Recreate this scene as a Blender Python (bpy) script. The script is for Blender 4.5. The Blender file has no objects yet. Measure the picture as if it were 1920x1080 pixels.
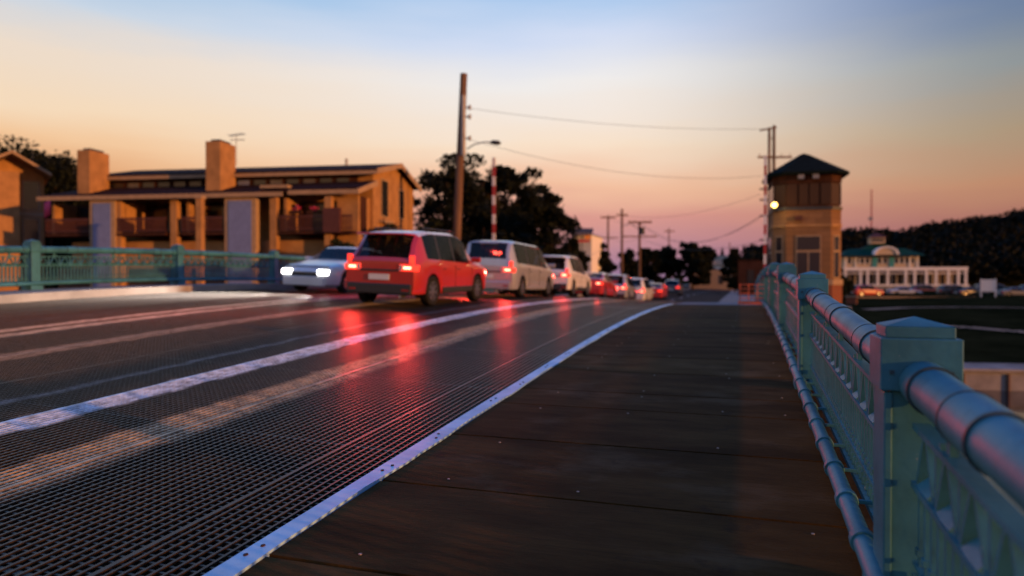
import bpy, bmesh, math, random
from mathutils import Vector, Matrix
random.seed(7)
R = math.radians
S = bpy.context.scene
C = S.collection

# ------------------------------------------------------------------ camera, sky, sun, exposure
H = 1.48                        # eye above the walkway at the camera
TH = R(18.45)                   # camera yawed left of the bridge axis (+Y)
F = 1307.0                      # focal length in photo pixels
cam_d = bpy.data.cameras.new("camera"); cam = bpy.data.objects.new("camera", cam_d); C.objects.link(cam)
cam_d.sensor_width = 36; cam_d.lens = 36 * F / 1920
cam_d.clip_start = 0.05; cam_d.clip_end = 9000
cam.location = (0, 0, H)
cam.rotation_euler = (R(90 - 0.66), 0, TH)
cam_d.dof.use_dof = True; cam_d.dof.focus_distance = 4.2; cam_d.dof.aperture_fstop = 1.0
S.camera = cam
S.view_settings.view_transform = 'Standard'; S.view_settings.look = 'None'
S.view_settings.exposure = 0; S.view_settings.gamma = 1

SUN_EL, SUN_AZ = R(5.5), R(103)     # azimuth clockwise from +Y: low in the east-right of the bridge
W = bpy.data.worlds.new("World"); S.world = W; W.use_nodes = True
nt = W.node_tree; nt.nodes.clear()
def wn(t, **k):
    n = nt.nodes.new(t)
    for a, v in k.items(): setattr(n, a, v)
    return n
out = wn('ShaderNodeOutputWorld'); bgA = wn('ShaderNodeBackground'); bgB = wn('ShaderNodeBackground'); add = wn('ShaderNodeAddShader')
sky = wn('ShaderNodeTexSky', sky_type='NISHITA', sun_disc=False, sun_elevation=SUN_EL, sun_rotation=SUN_AZ, dust_density=3.0)
bgA.inputs[1].default_value = 0.01
nt.links.new(sky.outputs[0], bgA.inputs[0])
tc = wn('ShaderNodeTexCoord'); sep = wn('ShaderNodeSeparateXYZ'); nt.links.new(tc.outputs['Generated'], sep.inputs[0])
noi = wn('ShaderNodeTexNoise'); noi.inputs['Scale'].default_value = 2.2; noi.inputs['Detail'].default_value = 5
mp = wn('ShaderNodeMapping'); mp.inputs['Scale'].default_value = (1, 1, 6); nt.links.new(tc.outputs['Generated'], mp.inputs[0]); nt.links.new(mp.outputs[0], noi.inputs[0])
ma = wn('ShaderNodeMath', operation='MULTIPLY_ADD'); ma.inputs[1].default_value = 0.09; ma.inputs[2].default_value = -0.045
nt.links.new(noi.outputs[0], ma.inputs[0])
ad = wn('ShaderNodeMath', operation='ADD'); nt.links.new(sep.outputs[2], ad.inputs[0]); nt.links.new(ma.outputs[0], ad.inputs[1])
def srgb(r, g, b, a=1):
    f = lambda c: (c/255/12.92) if c/255 <= .04045 else ((c/255+.055)/1.055)**2.4
    return (f(r), f(g), f(b), a)
def ramp(stops):
    r = wn('ShaderNodeValToRGB'); e = r.color_ramp.elements
    for i, (p, c) in enumerate(stops):
        el = e[i] if i < 2 else e.new(p)
        el.position = p; el.color = srgb(*c)
    nt.links.new(ad.outputs[0], r.inputs[0]); return r
rl = ramp([(0.0, (196, 128, 96)), (0.12, (222, 160, 110)), (0.165, (238, 194, 150)), (0.21, (240, 212, 180)), (0.27, (232, 214, 196)), (0.32, (196, 208, 222)), (0.38, (150, 188, 222)), (0.6, (84, 136, 214)), (1.0, (66, 116, 204))])
rc = ramp([(0.0, (150, 116, 146)), (0.045, (186, 134, 146)), (0.09, (214, 148, 138)), (0.135, (238, 186, 154)), (0.19, (244, 220, 196)), (0.26, (236, 232, 230)), (0.33, (206, 216, 238)), (0.40, (146, 188, 230)), (0.6, (84, 136, 214)), (1.0, (66, 116, 204))])
rr = ramp([(0.0, (140, 96, 104)), (0.06, (160, 100, 96)), (0.12, (184, 132, 102)), (0.18, (166, 144, 118)), (0.25, (138, 144, 146)), (0.32, (98, 120, 156)), (0.6, (70, 112, 190)), (1.0, (66, 116, 204))])
# azimuth: x/y of the direction
at = wn('ShaderNodeMath', operation='ARCTAN2'); nt.links.new(sep.outputs[0], at.inputs[0]); nt.links.new(sep.outputs[1], at.inputs[1])
m1 = wn('ShaderNodeMapRange'); m1.inputs[1].default_value = R(-55); m1.inputs[2].default_value = R(-14); m1.interpolation_type = 'SMOOTHSTEP'
m2 = wn('ShaderNodeMapRange'); m2.inputs[1].default_value = R(-12); m2.inputs[2].default_value = R(20); m2.interpolation_type = 'SMOOTHSTEP'
for m in (m1, m2): nt.links.new(at.outputs[0], m.inputs[0])
x1 = wn('ShaderNodeMix', data_type='RGBA'); x2 = wn('ShaderNodeMix', data_type='RGBA')
nt.links.new(m1.outputs[0], x1.inputs[0]); nt.links.new(rl.outputs[0], x1.inputs[6]); nt.links.new(rc.outputs[0], x1.inputs[7])
nt.links.new(m2.outputs[0], x2.inputs[0]); nt.links.new(x1.outputs[2], x2.inputs[6]); nt.links.new(rr.outputs[0], x2.inputs[7])
nt.links.new(x2.outputs[2], bgB.inputs[0]); bgB.inputs[1].default_value = 1.03
nt.links.new(bgA.outputs[0], add.inputs[0]); nt.links.new(bgB.outputs[0], add.inputs[1]); nt.links.new(add.outputs[0], out.inputs[0])

sd = bpy.data.lights.new("sun", 'SUN'); sun = bpy.data.objects.new("sun", sd); C.objects.link(sun)
sd.energy = 4.2; sd.angle = R(0.8); sd.color = (1.0, 0.40, 0.11)
sv = Vector((math.sin(SUN_AZ)*math.cos(SUN_EL), math.cos(SUN_AZ)*math.cos(SUN_EL), math.sin(SUN_EL)))
sun.rotation_euler = sv.to_track_quat('Z', 'Y').to_euler(); sun.location = sv*50

# ------------------------------------------------------------------ helpers
def at_px(x, d):                # world X, Y of what the photo shows in column x at depth d
    xc = (x-960)/F*d
    return (math.cos(TH)*xc - math.sin(TH)*d, math.sin(TH)*xc + math.cos(TH)*d)
def zpx(y, d): return H + (525-y)*d/F
def P(y):                       # long profile of the bridge deck
    if y < 8: return .053*y
    if y < 19: return .714-.0024*(19-y)**2
    if y < 42: return .714-.0014*(y-19)**2
    if y < 56:
        t = y-42; return -.027-.0644*t+.0023*t*t
    return -.478
def off(x): return .040*min(max(-x-2.2, 0), 12)
def dz(x, y): return P(y)+off(x)

def mat(name, col, rough=.7, metal=0, noise=0, scale=3, col2=None, bump=0, bscale=None, emis=None, es=0, coat=0, stretch=None, spec=None):
    m = bpy.data.materials.new(name); m.use_nodes = True
    t = m.node_tree; b = t.nodes['Principled BSDF']
    b.inputs['Base Color'].default_value = (*col, 1); b.inputs['Roughness'].default_value = rough; b.inputs['Metallic'].default_value = metal
    if spec is None and rough >= .8: spec = .08
    if spec is not None: b.inputs['Specular IOR Level'].default_value = spec
    if coat: b.inputs['Coat Weight'].default_value = coat
    if emis: b.inputs['Emission Color'].default_value = (*emis, 1); b.inputs['Emission Strength'].default_value = es
    if noise or bump:
        tcn = t.nodes.new('ShaderNodeTexCoord'); mpn = t.nodes.new('ShaderNodeMapping'); t.links.new(tcn.outputs['Object'], mpn.inputs[0])
        if stretch: mpn.inputs['Scale'].default_value = stretch
    if noise:
        n = t.nodes.new('ShaderNodeTexNoise'); n.inputs['Scale'].default_value = scale; n.inputs['Detail'].default_value = 6; n.inputs['Roughness'].default_value = .65
        t.links.new(mpn.outputs[0], n.inputs[0])
        r = t.nodes.new('ShaderNodeValToRGB'); e = r.color_ramp.elements
        c2 = col2 or tuple(c*(1-noise) for c in col)
        e[0].position = .36; e[0].color = (*c2, 1); e[1].position = .62; e[1].color = (*col, 1)
        t.links.new(n.outputs[0], r.inputs[0]); t.links.new(r.outputs[0], b.inputs['Base Color'])
        rr_ = t.nodes.new('ShaderNodeMapRange'); rr_.inputs[3].default_value = min(1, rough+.12); rr_.inputs[4].default_value = max(.05, rough-.12)
        t.links.new(n.outputs[0], rr_.inputs[0]); t.links.new(rr_.outputs[0], b.inputs['Roughness'])
    if bump:
        n2 = t.nodes.new('ShaderNodeTexNoise'); n2.inputs['Scale'].default_value = bscale or scale*4; n2.inputs['Detail'].default_value = 4
        t.links.new(mpn.outputs[0], n2.inputs[0])
        bp = t.nodes.new('ShaderNodeBump'); bp.inputs['Strength'].default_value = bump; bp.inputs['Distance'].default_value = .02
        t.links.new(n2.outputs[0], bp.inputs['Height']); t.links.new(bp.outputs[0], b.inputs['Normal'])
    return m

class MB:
    def __init__(s): s.v = []; s.f = []; s.mi = []; s.cm = 0
    def quad(s, *p):
        i = len(s.v); s.v += [tuple(q) for q in p]; s.f.append(tuple(range(i, i+len(p)))); s.mi.append(s.cm)
    def box(s, a, b, M=None):
        x0, y0, z0 = a; x1, y1, z1 = b; i = len(s.v)
        vs = [(x0,y0,z0),(x1,y0,z0),(x1,y1,z0),(x0,y1,z0),(x0,y0,z1),(x1,y0,z1),(x1,y1,z1),(x0,y1,z1)]
        if M: vs = [tuple(M @ Vector(q)) for q in vs]
        s.v += vs
        for f in ((0,3,2,1),(4,5,6,7),(0,1,5,4),(1,2,6,5),(2,3,7,6),(3,0,4,7)): s.f.append(tuple(i+k for k in f)); s.mi.append(s.cm)
    def hexa(s, vs):            # eight corners, bottom four then top four
        i = len(s.v); s.v += [tuple(q) for q in vs]
        for f in ((0,3,2,1),(4,5,6,7),(0,1,5,4),(1,2,6,5),(2,3,7,6),(3,0,4,7)): s.f.append(tuple(i+k for k in f)); s.mi.append(s.cm)
    def prism(s, poly, z0, z1, M=None):    # poly in xy, extruded in z
        n = len(poly); i = len(s.v)
        vs = [(x, y, z0) for x, y in poly]+[(x, y, z1) for x, y in poly]
        if M: vs = [tuple(M @ Vector(q)) for q in vs]
        s.v += vs
        s.f.append(tuple(i+k for k in range(n-1, -1, -1))); s.f.append(tuple(i+n+k for k in range(n))); s.mi += [s.cm]*2
        for k in range(n):
            s.f.append((i+k, i+(k+1) % n, i+n+(k+1) % n, i+n+k)); s.mi.append(s.cm)
    def tube(s, pts, r, n=12, cap=True):
        pts = [Vector(p) for p in pts]; rr_ = r if isinstance(r, (list, tuple)) else [r]*len(pts)
        i0 = len(s.v)
        for k, p in enumerate(pts):
            a = pts[max(k-1, 0)]; b = pts[min(k+1, len(pts)-1)]; d = (b-a).normalized()
            u = d.cross(Vector((0, 0, 1)));
            if u.length < .01: u = Vector((1, 0, 0))
            u.normalize(); w = u.cross(d)
            for j in range(n):
                t = 2*math.pi*j/n; s.v.append(tuple(p+(u*math.cos(t)+w*math.sin(t))*rr_[k]))
        for k in range(len(pts)-1):
            for j in range(n):
                a = i0+k*n+j; b = i0+k*n+(j+1) % n
                s.f.append((a, b, b+n, a+n)); s.mi.append(s.cm)
        if cap:
            s.f.append(tuple(i0+j for j in range(n))); s.f.append(tuple(i0+(len(pts)-1)*n+j for j in range(n-1, -1, -1))); s.mi += [s.cm]*2
    def build(s, name, m, parent=None, smooth=False, bevel=0, fix=True):
        me = bpy.data.meshes.new(name); me.from_pydata(s.v, [], s.f)
        ms = m if isinstance(m, (list, tuple)) else [m]
        for q in ms: me.materials.append(q)
        me.polygons.foreach_set('material_index', s.mi)
        if fix:
            bm = bmesh.new(); bm.from_mesh(me); bmesh.ops.recalc_face_normals(bm, faces=bm.faces); bm.to_mesh(me); bm.free()
        if smooth: me.polygons.foreach_set('use_smooth', [True]*len(me.polygons)); 
        me.update()
        o = bpy.data.objects.new(name, me); C.objects.link(o)
        if parent: o.parent = parent
        if smooth == 'auto' or bevel:
            if bevel:
                b = o.modifiers.new('bevel', 'BEVEL'); b.width = bevel; b.segments = 2; b.limit_method = 'ANGLE'; b.angle_limit = R(35)
        if smooth == 'auto':
            try: me.set_sharp_from_angle(angle=R(38))
            except Exception: pass
        return o
def tag(o, label=None, cat=None, group=None, kind=None):
    if label: o['label'] = label
    if cat: o['category'] = cat
    if group: o['group'] = group
    if kind: o['kind'] = kind
    return o
def thing(name, label, cat, loc=(0, 0, 0), rz=0, group=None, rx=0):
    o = bpy.data.objects.new(name, None); C.objects.link(o); o.location = loc; o.rotation_euler = (rx, 0, rz); o.empty_display_size = .3
    return tag(o, label, cat, group)
def copy_tree(o, parent=None):
    c = o.copy(); C.objects.link(c)
    if parent: c.parent = parent
    for ch in list(o.children): copy_tree(ch, c)
    return c

# ------------------------------------------------------------------ materials
def deck_material():
    m = bpy.data.materials.new('steel_grid'); m.use_nodes = True; t = m.node_tree; b = t.nodes['Principled BSDF']
    N = lambda k, **a: (lambda n: [setattr(n, x, y) for x, y in a.items()] and n or n)(t.nodes.new(k))
    tcn = N('ShaderNodeTexCoord'); sp = N('ShaderNodeSeparateXYZ'); t.links.new(tcn.outputs['Object'], sp.inputs[0])
    ns = N('ShaderNodeTexNoise'); ns.inputs['Scale'].default_value = 2.5; ns.inputs['Detail'].default_value = 7; t.links.new(tcn.outputs['Object'], ns.inputs[0])
    w = N('ShaderNodeMath', operation='MULTIPLY_ADD'); t.links.new(ns.outputs[0], w.inputs[0]); w.inputs[1].default_value = .22; t.links.new(sp.outputs[0], w.inputs[2])
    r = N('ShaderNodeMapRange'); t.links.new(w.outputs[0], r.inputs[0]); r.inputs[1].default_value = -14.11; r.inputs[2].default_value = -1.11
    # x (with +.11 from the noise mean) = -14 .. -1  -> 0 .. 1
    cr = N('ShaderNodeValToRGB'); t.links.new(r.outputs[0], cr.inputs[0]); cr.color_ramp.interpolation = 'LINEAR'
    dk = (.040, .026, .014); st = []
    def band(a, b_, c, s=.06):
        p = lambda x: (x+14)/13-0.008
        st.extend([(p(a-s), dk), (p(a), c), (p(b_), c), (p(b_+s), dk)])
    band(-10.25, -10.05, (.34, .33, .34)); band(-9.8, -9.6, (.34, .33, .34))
    band(-8.2, -7.9, (.20, .17, .16), .1); band(-5.95, -5.85, (.22, .22, .22), .03); band(-5.27, -4.93, (.66, .76, .88), .015); band(-4.15, -3.75, (.5, .36, .22), .1)  # last band, tan: a blurred light reflection painted into the grid colour
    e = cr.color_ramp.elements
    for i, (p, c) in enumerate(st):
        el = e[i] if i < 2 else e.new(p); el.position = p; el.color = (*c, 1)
    n2 = N('ShaderNodeTexNoise'); n2.inputs['Scale'].default_value = 9; n2.inputs['Detail'].default_value = 5; t.links.new(tcn.outputs['Object'], n2.inputs[0])
    mr = N('ShaderNodeMapRange'); t.links.new(n2.outputs[0], mr.inputs[0]); mr.inputs[1].default_value = .3; mr.inputs[2].default_value = .6; mr.inputs[3].default_value = .45; mr.inputs[4].default_value = 1.15
    mx = N('ShaderNodeMix', data_type='RGBA', blend_type='MULTIPLY'); mx.inputs[0].default_value = 1
    t.links.new(cr.outputs[0], mx.inputs[6]); t.links.new(mr.outputs[0], mx.inputs[7]); t.links.new(mx.outputs[2], b.inputs['Base Color'])
    b.inputs['Metallic'].default_value = .35; b.inputs['Roughness'].default_value = .42
    return m
M = {}
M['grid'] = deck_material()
M['board'] = mat('walk_board', (.068, .036, .009), .85, noise=.55, scale=1.3, bump=.35, bscale=60, stretch=(.6, 2.2, 1), spec=.07)
def wear(m, col, amt=.7, sc=.9):
    t = m.node_tree; b = t.nodes['Principled BSDF']; src = b.inputs['Base Color'].links[0].from_socket
    tc_ = t.nodes.new('ShaderNodeTexCoord'); prev = src
    for scv, st_, lo, hi, c, am in ((sc, (1, 1.6, 1), .55, .68, col, amt), (1.0, (2.5, 70, 1), .50, .75, (.014, .009, .005), .55), (3.1, (1, 1, 1), .62, .70, (.02, .014, .008), .6)):
        mp_ = t.nodes.new('ShaderNodeMapping'); mp_.inputs['Scale'].default_value = st_; n = t.nodes.new('ShaderNodeTexNoise'); n.inputs['Scale'].default_value = scv; n.inputs['Detail'].default_value = 8; n.inputs['Roughness'].default_value = .62
        t.links.new(tc_.outputs['Object'], mp_.inputs[0]); t.links.new(mp_.outputs[0], n.inputs[0])
        g = t.nodes.new('ShaderNodeMapRange'); g.inputs[1].default_value = lo; g.inputs[2].default_value = hi; g.inputs[4].default_value = am; t.links.new(n.outputs[0], g.inputs[0])
        x = t.nodes.new('ShaderNodeMix'); x.data_type = 'RGBA'; t.links.new(g.outputs[0], x.inputs[0]); t.links.new(prev, x.inputs[6]); x.inputs[7].default_value = (*c, 1); prev = x.outputs[2]
    t.links.new(prev, b.inputs['Base Color'])
M['board2'] = mat('walk_board_pale', (.088, .048, .012), .85, noise=.5, scale=1.6, bump=.35, bscale=60, stretch=(.6, 2.2, 1), spec=.07)
wear(M['board'], (.10, .065, .032)); wear(M['board2'], (.13, .08, .036))
M['seam'] = mat('dark_seam', (.006, .005, .004), .9)
M['bolt'] = mat('bolt_steel', (.30, .26, .23), .55, .5)
M['edge'] = mat('edge_paint', (.40, .68, .86), .5, noise=.4, scale=2.2, col2=(.26, .48, .62), bump=.2)
M['rust'] = mat('rust', (.09, .04, .02), .9, noise=.5)
def teal_paint():
    m = mat('teal_paint', (.045, .195, .250), .5, noise=.35, scale=2.2, col2=(.026, .120, .155), bump=.09, bscale=30, spec=.3)
    t = m.node_tree; b = t.nodes['Principled BSDF']; src = b.inputs['Base Color'].links[0].from_socket
    tc_ = t.nodes.new('ShaderNodeTexCoord')
    for sc_, lo, hi, col in ((34, .66, .70, (.30, .36, .38)), (11, .665, .72, (.10, .045, .022)), (5, .60, .78, (.022, .06, .075))):
        n = t.nodes.new('ShaderNodeTexNoise'); n.inputs['Scale'].default_value = sc_; n.inputs['Detail'].default_value = 7; n.inputs['Roughness'].default_value = .7
        mp_ = t.nodes.new('ShaderNodeMapping'); mp_.inputs['Scale'].default_value = (1, 1, .45); mp_.inputs['Location'].default_value = (sc_, 0, 0)
        t.links.new(tc_.outputs['Object'], mp_.inputs[0]); t.links.new(mp_.outputs[0], n.inputs[0])
        g = t.nodes.new('ShaderNodeMapRange'); g.inputs[1].default_value = lo; g.inputs[2].default_value = hi; t.links.new(n.outputs[0], g.inputs[0])
        x = t.nodes.new('ShaderNodeMix'); x.data_type = 'RGBA'; t.links.new(g.outputs[0], x.inputs[0]); t.links.new(src, x.inputs[6]); x.inputs[7].default_value = (*col, 1); src = x.outputs[2]
    t.links.new(src, b.inputs['Base Color'])
    return m
M['teal'] = teal_paint()
M['tealdark'] = mat('teal_paint_dark', (.02, .055, .07), .5, noise=.3, scale=3)
M['concrete'] = mat('concrete', (.30, .27, .24), .9, noise=.35, scale=.8, bump=.3)
M['asphalt'] = mat('asphalt', (.040, .034, .028), .88, noise=.35, scale=.7, bump=.4, bscale=40, spec=.05)
M['paint'] = mat('road_paint', (.6, .6, .58), .7, noise=.3, scale=4)
M['grass'] = mat('grass_ground', (.020, .022, .009), .95, noise=.55, scale=.25, col2=(.008, .010, .004), bump=.5, bscale=5, spec=0)
M['dirt'] = mat('dirt', (.16, .12, .08), .95, noise=.3)
M['water'] = mat('river_water', (.012, .016, .018), .08, bump=.35, bscale=1.2)
M['steel'] = mat('dark_steel', (.05, .055, .055), .55, .4, noise=.3)
M['bark'] = mat('bark', (.05, .035, .022), .95, noise=.4, scale=4)
def leafmat(n, a, b_):
    return mat(n, a, .8, noise=.5, scale=1.2, col2=b_, spec=.1)
M['leaf'] = leafmat('leaf_dark', (.010, .013, .006), (.005, .007, .003))
M['leaf2'] = leafmat('leaf_mid', (.03, .036, .016), (.014, .018, .008))
M['leaf3'] = leafmat('leaf_far', (.008, .010, .005), (.004, .005, .003))
M['stucco'] = mat('ochre_siding', (.40, .215, .085), .85, noise=.3, scale=1.2, bump=.25)
M['trim'] = mat('cream_trim', (.36, .25, .15), .8, noise=.2)
M['roof'] = mat('brown_roof', (.030, .012, .010), .95, noise=.45, scale=2.5, bump=.5, bscale=10)
M['dkwood'] = mat('dark_brown_wood', (.06, .024, .015), .8, noise=.4, scale=3, stretch=(1, 1, .2))
M['redwood'] = mat('red_brown_rail', (.08, .02, .012), .75, noise=.3)
M['blue'] = mat('blue_shutter', (.15, .19, .36), .6, noise=.15)
M['win'] = mat('window_glass', (.02, .022, .025), .12, spec=.6)
M['winwarm'] = mat('window_curtain', (.12, .11, .10), .6, noise=.3)
M['pink'] = mat('pink_blossom', (.62, .05, .14), .7)
M['red'] = mat('red_paint', (.42, .025, .02), .5, noise=.25)
M['white'] = mat('white_paint', (.76, .72, .66), .6, noise=.15)
M['stone'] = mat('tower_stone', (.40, .23, .10), .85, noise=.3, scale=2, bump=.2)
M['green'] = mat('green_roof', (.006, .055, .035), .85, noise=.3, scale=2)
M['dkgreen'] = mat('dark_green_roof', (.005, .010, .008), .95, noise=.35, scale=3)
M['cream'] = mat('cream_wall', (.55, .42, .26), .8, noise=.12)
M['turq'] = mat('turquoise_shutter', (.03, .25, .26), .6)
M['polewood'] = mat('pole_wood', (.17, .10, .065), .85, noise=.35, scale=3, stretch=(1, 1, .1))
M['galv'] = mat('galvanised', (.28, .27, .27), .5, .5, noise=.2)
M['wire'] = mat('wire', (.05, .04, .045), .6)
M['orange'] = mat('orange_plastic', (.75, .14, .05), .6)
M['tyre'] = mat('tyre', (.018, .018, .018), .85)
M['rim'] = mat('alloy', (.45, .45, .46), .3, .9)
M['glass'] = mat('tinted_glass', (.012, .015, .018), .06, spec=.8)
def tinted():
    m = M['glass']; t = m.node_tree; b = t.nodes['Principled BSDF']; o = t.nodes['Material Output']
    tr = t.nodes.new('ShaderNodeBsdfTransparent'); tr.inputs[0].default_value = (.42, .46, .46, 1); mx = t.nodes.new('ShaderNodeMixShader'); mx.inputs[0].default_value = .34
    t.links.new(tr.outputs[0], mx.inputs[1]); t.links.new(b.outputs[0], mx.inputs[2]); t.links.new(mx.outputs[0], o.inputs[0])
tinted()
M['blackp'] = mat('black_plastic', (.02, .02, .02), .55)
M['plate'] = mat('number_plate', (.6, .6, .58), .5)
M['taillamp'] = mat('tail_lamp', (.6, .02, .02), .2, emis=(1, .04, .02), es=2.0)
M['bulb'] = mat('lamp_bulb', (1, .5, .4), .3, emis=(1, .22, .12), es=9)
M['headlamp'] = mat('head_lamp', (.9, .9, .9), .2, emis=(1, .97, .92), es=18)
M['lampoff'] = mat('lamp_off', (.35, .34, .34), .15)
M['tailoff'] = mat('tail_off', (.3, .02, .02), .2)
M['amber'] = mat('amber_lens', (.7, .25, .03), .3)
M['lamp'] = mat('lit_globe', (1, .8, .3), .4, emis=(1, .62, .14), es=4)
def brick(name, a, b_, mo, sc, w=.5, h=.2):
    m = mat(name, a, .9); t = m.node_tree; b = t.nodes['Principled BSDF']
    br = t.nodes.new('ShaderNodeTexBrick'); tcn = t.nodes.new('ShaderNodeTexCoord'); mp_ = t.nodes.new('ShaderNodeMapping')
    mp_.inputs['Rotation'].default_value = (R(90), 0, 0)
    t.links.new(tcn.outputs['Object'], mp_.inputs[0]); t.links.new(mp_.outputs[0], br.inputs[0])
    br.inputs['Color1'].default_value = (*a, 1); br.inputs['Color2'].default_value = (*b_, 1); br.inputs['Mortar'].default_value = (*mo, 1)
    br.inputs['Scale'].default_value = sc; br.inputs['Brick Width'].default_value = w; br.inputs['Row Height'].default_value = h; br.inputs['Mortar Size'].default_value = .012
    t.links.new(br.outputs[0], b.inputs['Base Color']); return m
M['towerstone'] = brick('tower_block_stone', (.23, .125, .06), (.185, .10, .045), (.11, .065, .04), 1, .8, .35)
M['towerbrick'] = brick('tower_red_brick', (.25, .07, .03), (.20, .055, .03), (.16, .1, .07), 1, .25, .08)

# ------------------------------------------------------------------ ground, river, road, walkway
def ground_z(x, y):
    if -15.5 < x < 6 and y > 43: return -.75 if y < 300 else -.6
    if y < 39 and y > -30: return -5.0
    if y <= -30: return -1.2
    if x <= -15.5: return -1.0
    t = min(max((y-39)/30, 0), 1); t = t*t*(3-2*t)
    z = -2.5+1.45*t
    if y > 112: z += min((y-112)/10, 1)*.85
    return z
xs = [-3000, -1500, -800, -400, -200]+[-120+4*i for i in range(27)]+[-15.6, -15.4, -12, -8, -4, 0, 4, 5.9, 6.3]+[8+4*i for i in range(40)]+[200, 300, 500, 900, 1600, 3000]
ys = [-3000, -1000, -300, -60, -31, -30, -20, 0, 20, 38.6, 38.9, 39.1, 41, 42.9, 43.1]+[46+4*i for i in range(40)]+[230, 300, 400, 600, 1000, 2000, 5000]
mb = MB()
idx = {}
for i, x in enumerate(xs):
    for j, y in enumerate(ys):
        idx[i, j] = len(mb.v); mb.v.append((x, y, ground_z(x, y)+(.0 if abs(x) < 20 else random.uniform(-.06, .06))))
for i in range(len(xs)-1):
    for j in range(len(ys)-1):
        mb.f.append((idx[i, j], idx[i+1, j], idx[i+1, j+1], idx[i, j+1])); mb.mi.append(0)
tag(mb.build('ground', M['grass']), kind='structure')
mb = MB(); mb.quad((-400, -35, -3.35), (400, -35, -3.35), (400, 39.0, -3.35), (-400, 39.0, -3.35)); tag(mb.build('river', M['water']), kind='structure')

# steel grid roadway of the bascule leaves
mb = MB()
X0, X1, Y0, Y1 = -14.2, -2.30, -2.0, 42.0
x = X0
while x < X1:
    yy = Y0
    while yy < Y1-.01:
        a, b_ = yy, min(yy+1.0, Y1)
        za, zb = dz(x, a), dz(x, b_)
        mb.hexa([(x, a, za-.06), (x+.015, a, za-.06), (x+.015, b_, zb-.06), (x, b_, zb-.06), (x, a, za), (x+.015, a, za), (x+.015, b_, zb), (x, b_, zb)])
        yy += 1.0
    x += .06
for xx in (-12.6, -11.2, -9.8, -8.4, -7.0, -5.6, -4.2, -2.8):
    yy = Y0
    while yy < Y1-.01:
        b_ = min(yy+1.0, Y1); za, zb = dz(xx, yy)+.002, dz(xx, b_)+.002
        mb.hexa([(xx, yy, za-.06), (xx+.03, yy, za-.06), (xx+.03, b_, zb-.06), (xx, b_, zb-.06), (xx, yy, za), (xx+.03, yy, za), (xx+.03, b_, zb), (xx, b_, zb)])
        yy += 1.0
yy = Y0
while yy < Y1:
    w = .013
    if int(yy/2.22) != int((yy-.06)/2.22): w = .034
    a = [(X0, yy), (X1, yy), (X1, yy+w), (X0, yy+w)]
    mb.hexa([(q[0], q[1], dz(*q)-.045) for q in a]+[(q[0], q[1], dz(*q)-.006) for q in a])
    yy += .06
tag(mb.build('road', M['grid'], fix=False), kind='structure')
mb = MB()                                                   # finger joint across the road at the crown
for yj in (18.35,):
    a = [(X0, yj), (X1, yj), (X1, yj+.09), (X0, yj+.09)]
    mb.hexa([(q[0], q[1], dz(*q)-.05) for q in a]+[(q[0], q[1], dz(*q)+.006) for q in a])
tag(mb.build('expansion_joint', M['bolt']), 'thin pale steel joint strip crossing the grid roadway at its crest', 'joint')
# framing below the grid
br = thing('bridge_framing', 'dark steel girders carrying the grid roadway over the river', 'bridge')
for gx in (-15.9, -12, -8.4, -4.9, -2.2, .9):
    mb = MB()
    yy = -10
    while yy < 42:
        a, b_ = yy, min(yy+3, 42); za, zb = dz(gx, a)-.16, dz(gx, b_)-.16
        mb.hexa([(gx-.12, a, za-1.1), (gx+.12, a, za-1.1), (gx+.12, b_, zb-1.1), (gx-.12, b_, zb-1.1), (gx-.12, a, za), (gx+.12, a, za), (gx+.12, b_, zb), (gx-.12, b_, zb)])
        yy += 3
    mb.build('girder', M['steel'], br)
yy = -8
while yy < 42:
    mb = MB(); z = P(yy)-.25; mb.box((-15.78, yy, z-.7), (.78, yy+.2, z)); mb.build('floor_beam', M['steel'], br); yy += 4.4

def strip(mb, xa, xb, ya, yb, zo, step=1.0, th=None, f=dz):
    y = ya
    while y < yb-1e-6:
        n = min(y+step, yb)
        if th:
            mb.hexa([(xa, y, f(xa, y)+zo-th), (xb, y, f(xb, y)+zo-th), (xb, n, f(xb, n)+zo-th), (xa, n, f(xa, n)+zo-th),
                     (xa, y, f(xa, y)+zo), (xb, y, f(xb, y)+zo), (xb, n, f(xb, n)+zo), (xa, n, f(xa, n)+zo)])
        else: mb.quad((xa, y, f(xa, y)+zo), (xb, y, f(xb, y)+zo), (xb, n, f(xb, n)+zo), (xa, n, f(xa, n)+zo))
        y = n
# right walkway: boards across, dark seams between, bolt heads
WB = 1.12
mb = MB(); mb.cm = 2
strip(mb, -2.18, .92, -6, 22.6, -.012, 1.0, .10)
y = -6.0; k = 0
while y < 22.4:
    g = .010 if k % 3 else .016
    nb = WB if k % 4 else WB*.62
    mb.cm = random.choice((0, 0, 1))
    hz = random.uniform(0, .004)
    a, b_ = y+g, y+nb-g
    mid = (a+b_)/2
    for (p, q) in ((a, mid), (mid, b_)):
        mb.hexa([(-2.18, p, P(p)-.05), (.90, p, P(p)-.05), (.90, q, P(q)-.05), (-2.18, q, P(q)-.05), (-2.18, p, P(p)+hz), (.90, p, P(p)+hz), (.90, q, P(q)+hz), (-2.18, q, P(q)+hz)])
    mb.cm = 3
    for bx in (-1.75, -.95, -.18, .35):
        for by in (a+.12, b_-.12):
            if random.random() < .42:
                r_ = .009; cx = bx+random.uniform(-.03, .03); z = P(by)+hz
                mb.prism([(cx+r_*math.cos(t*math.pi/3), by+r_*math.sin(t*math.pi/3)) for t in range(6)], z-.002, z+.004)
    y += nb; k += 1
tag(mb.build('pavement', [M['board'], M['board2'], M['seam'], M['bolt']], fix=False), kind='structure')
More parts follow.
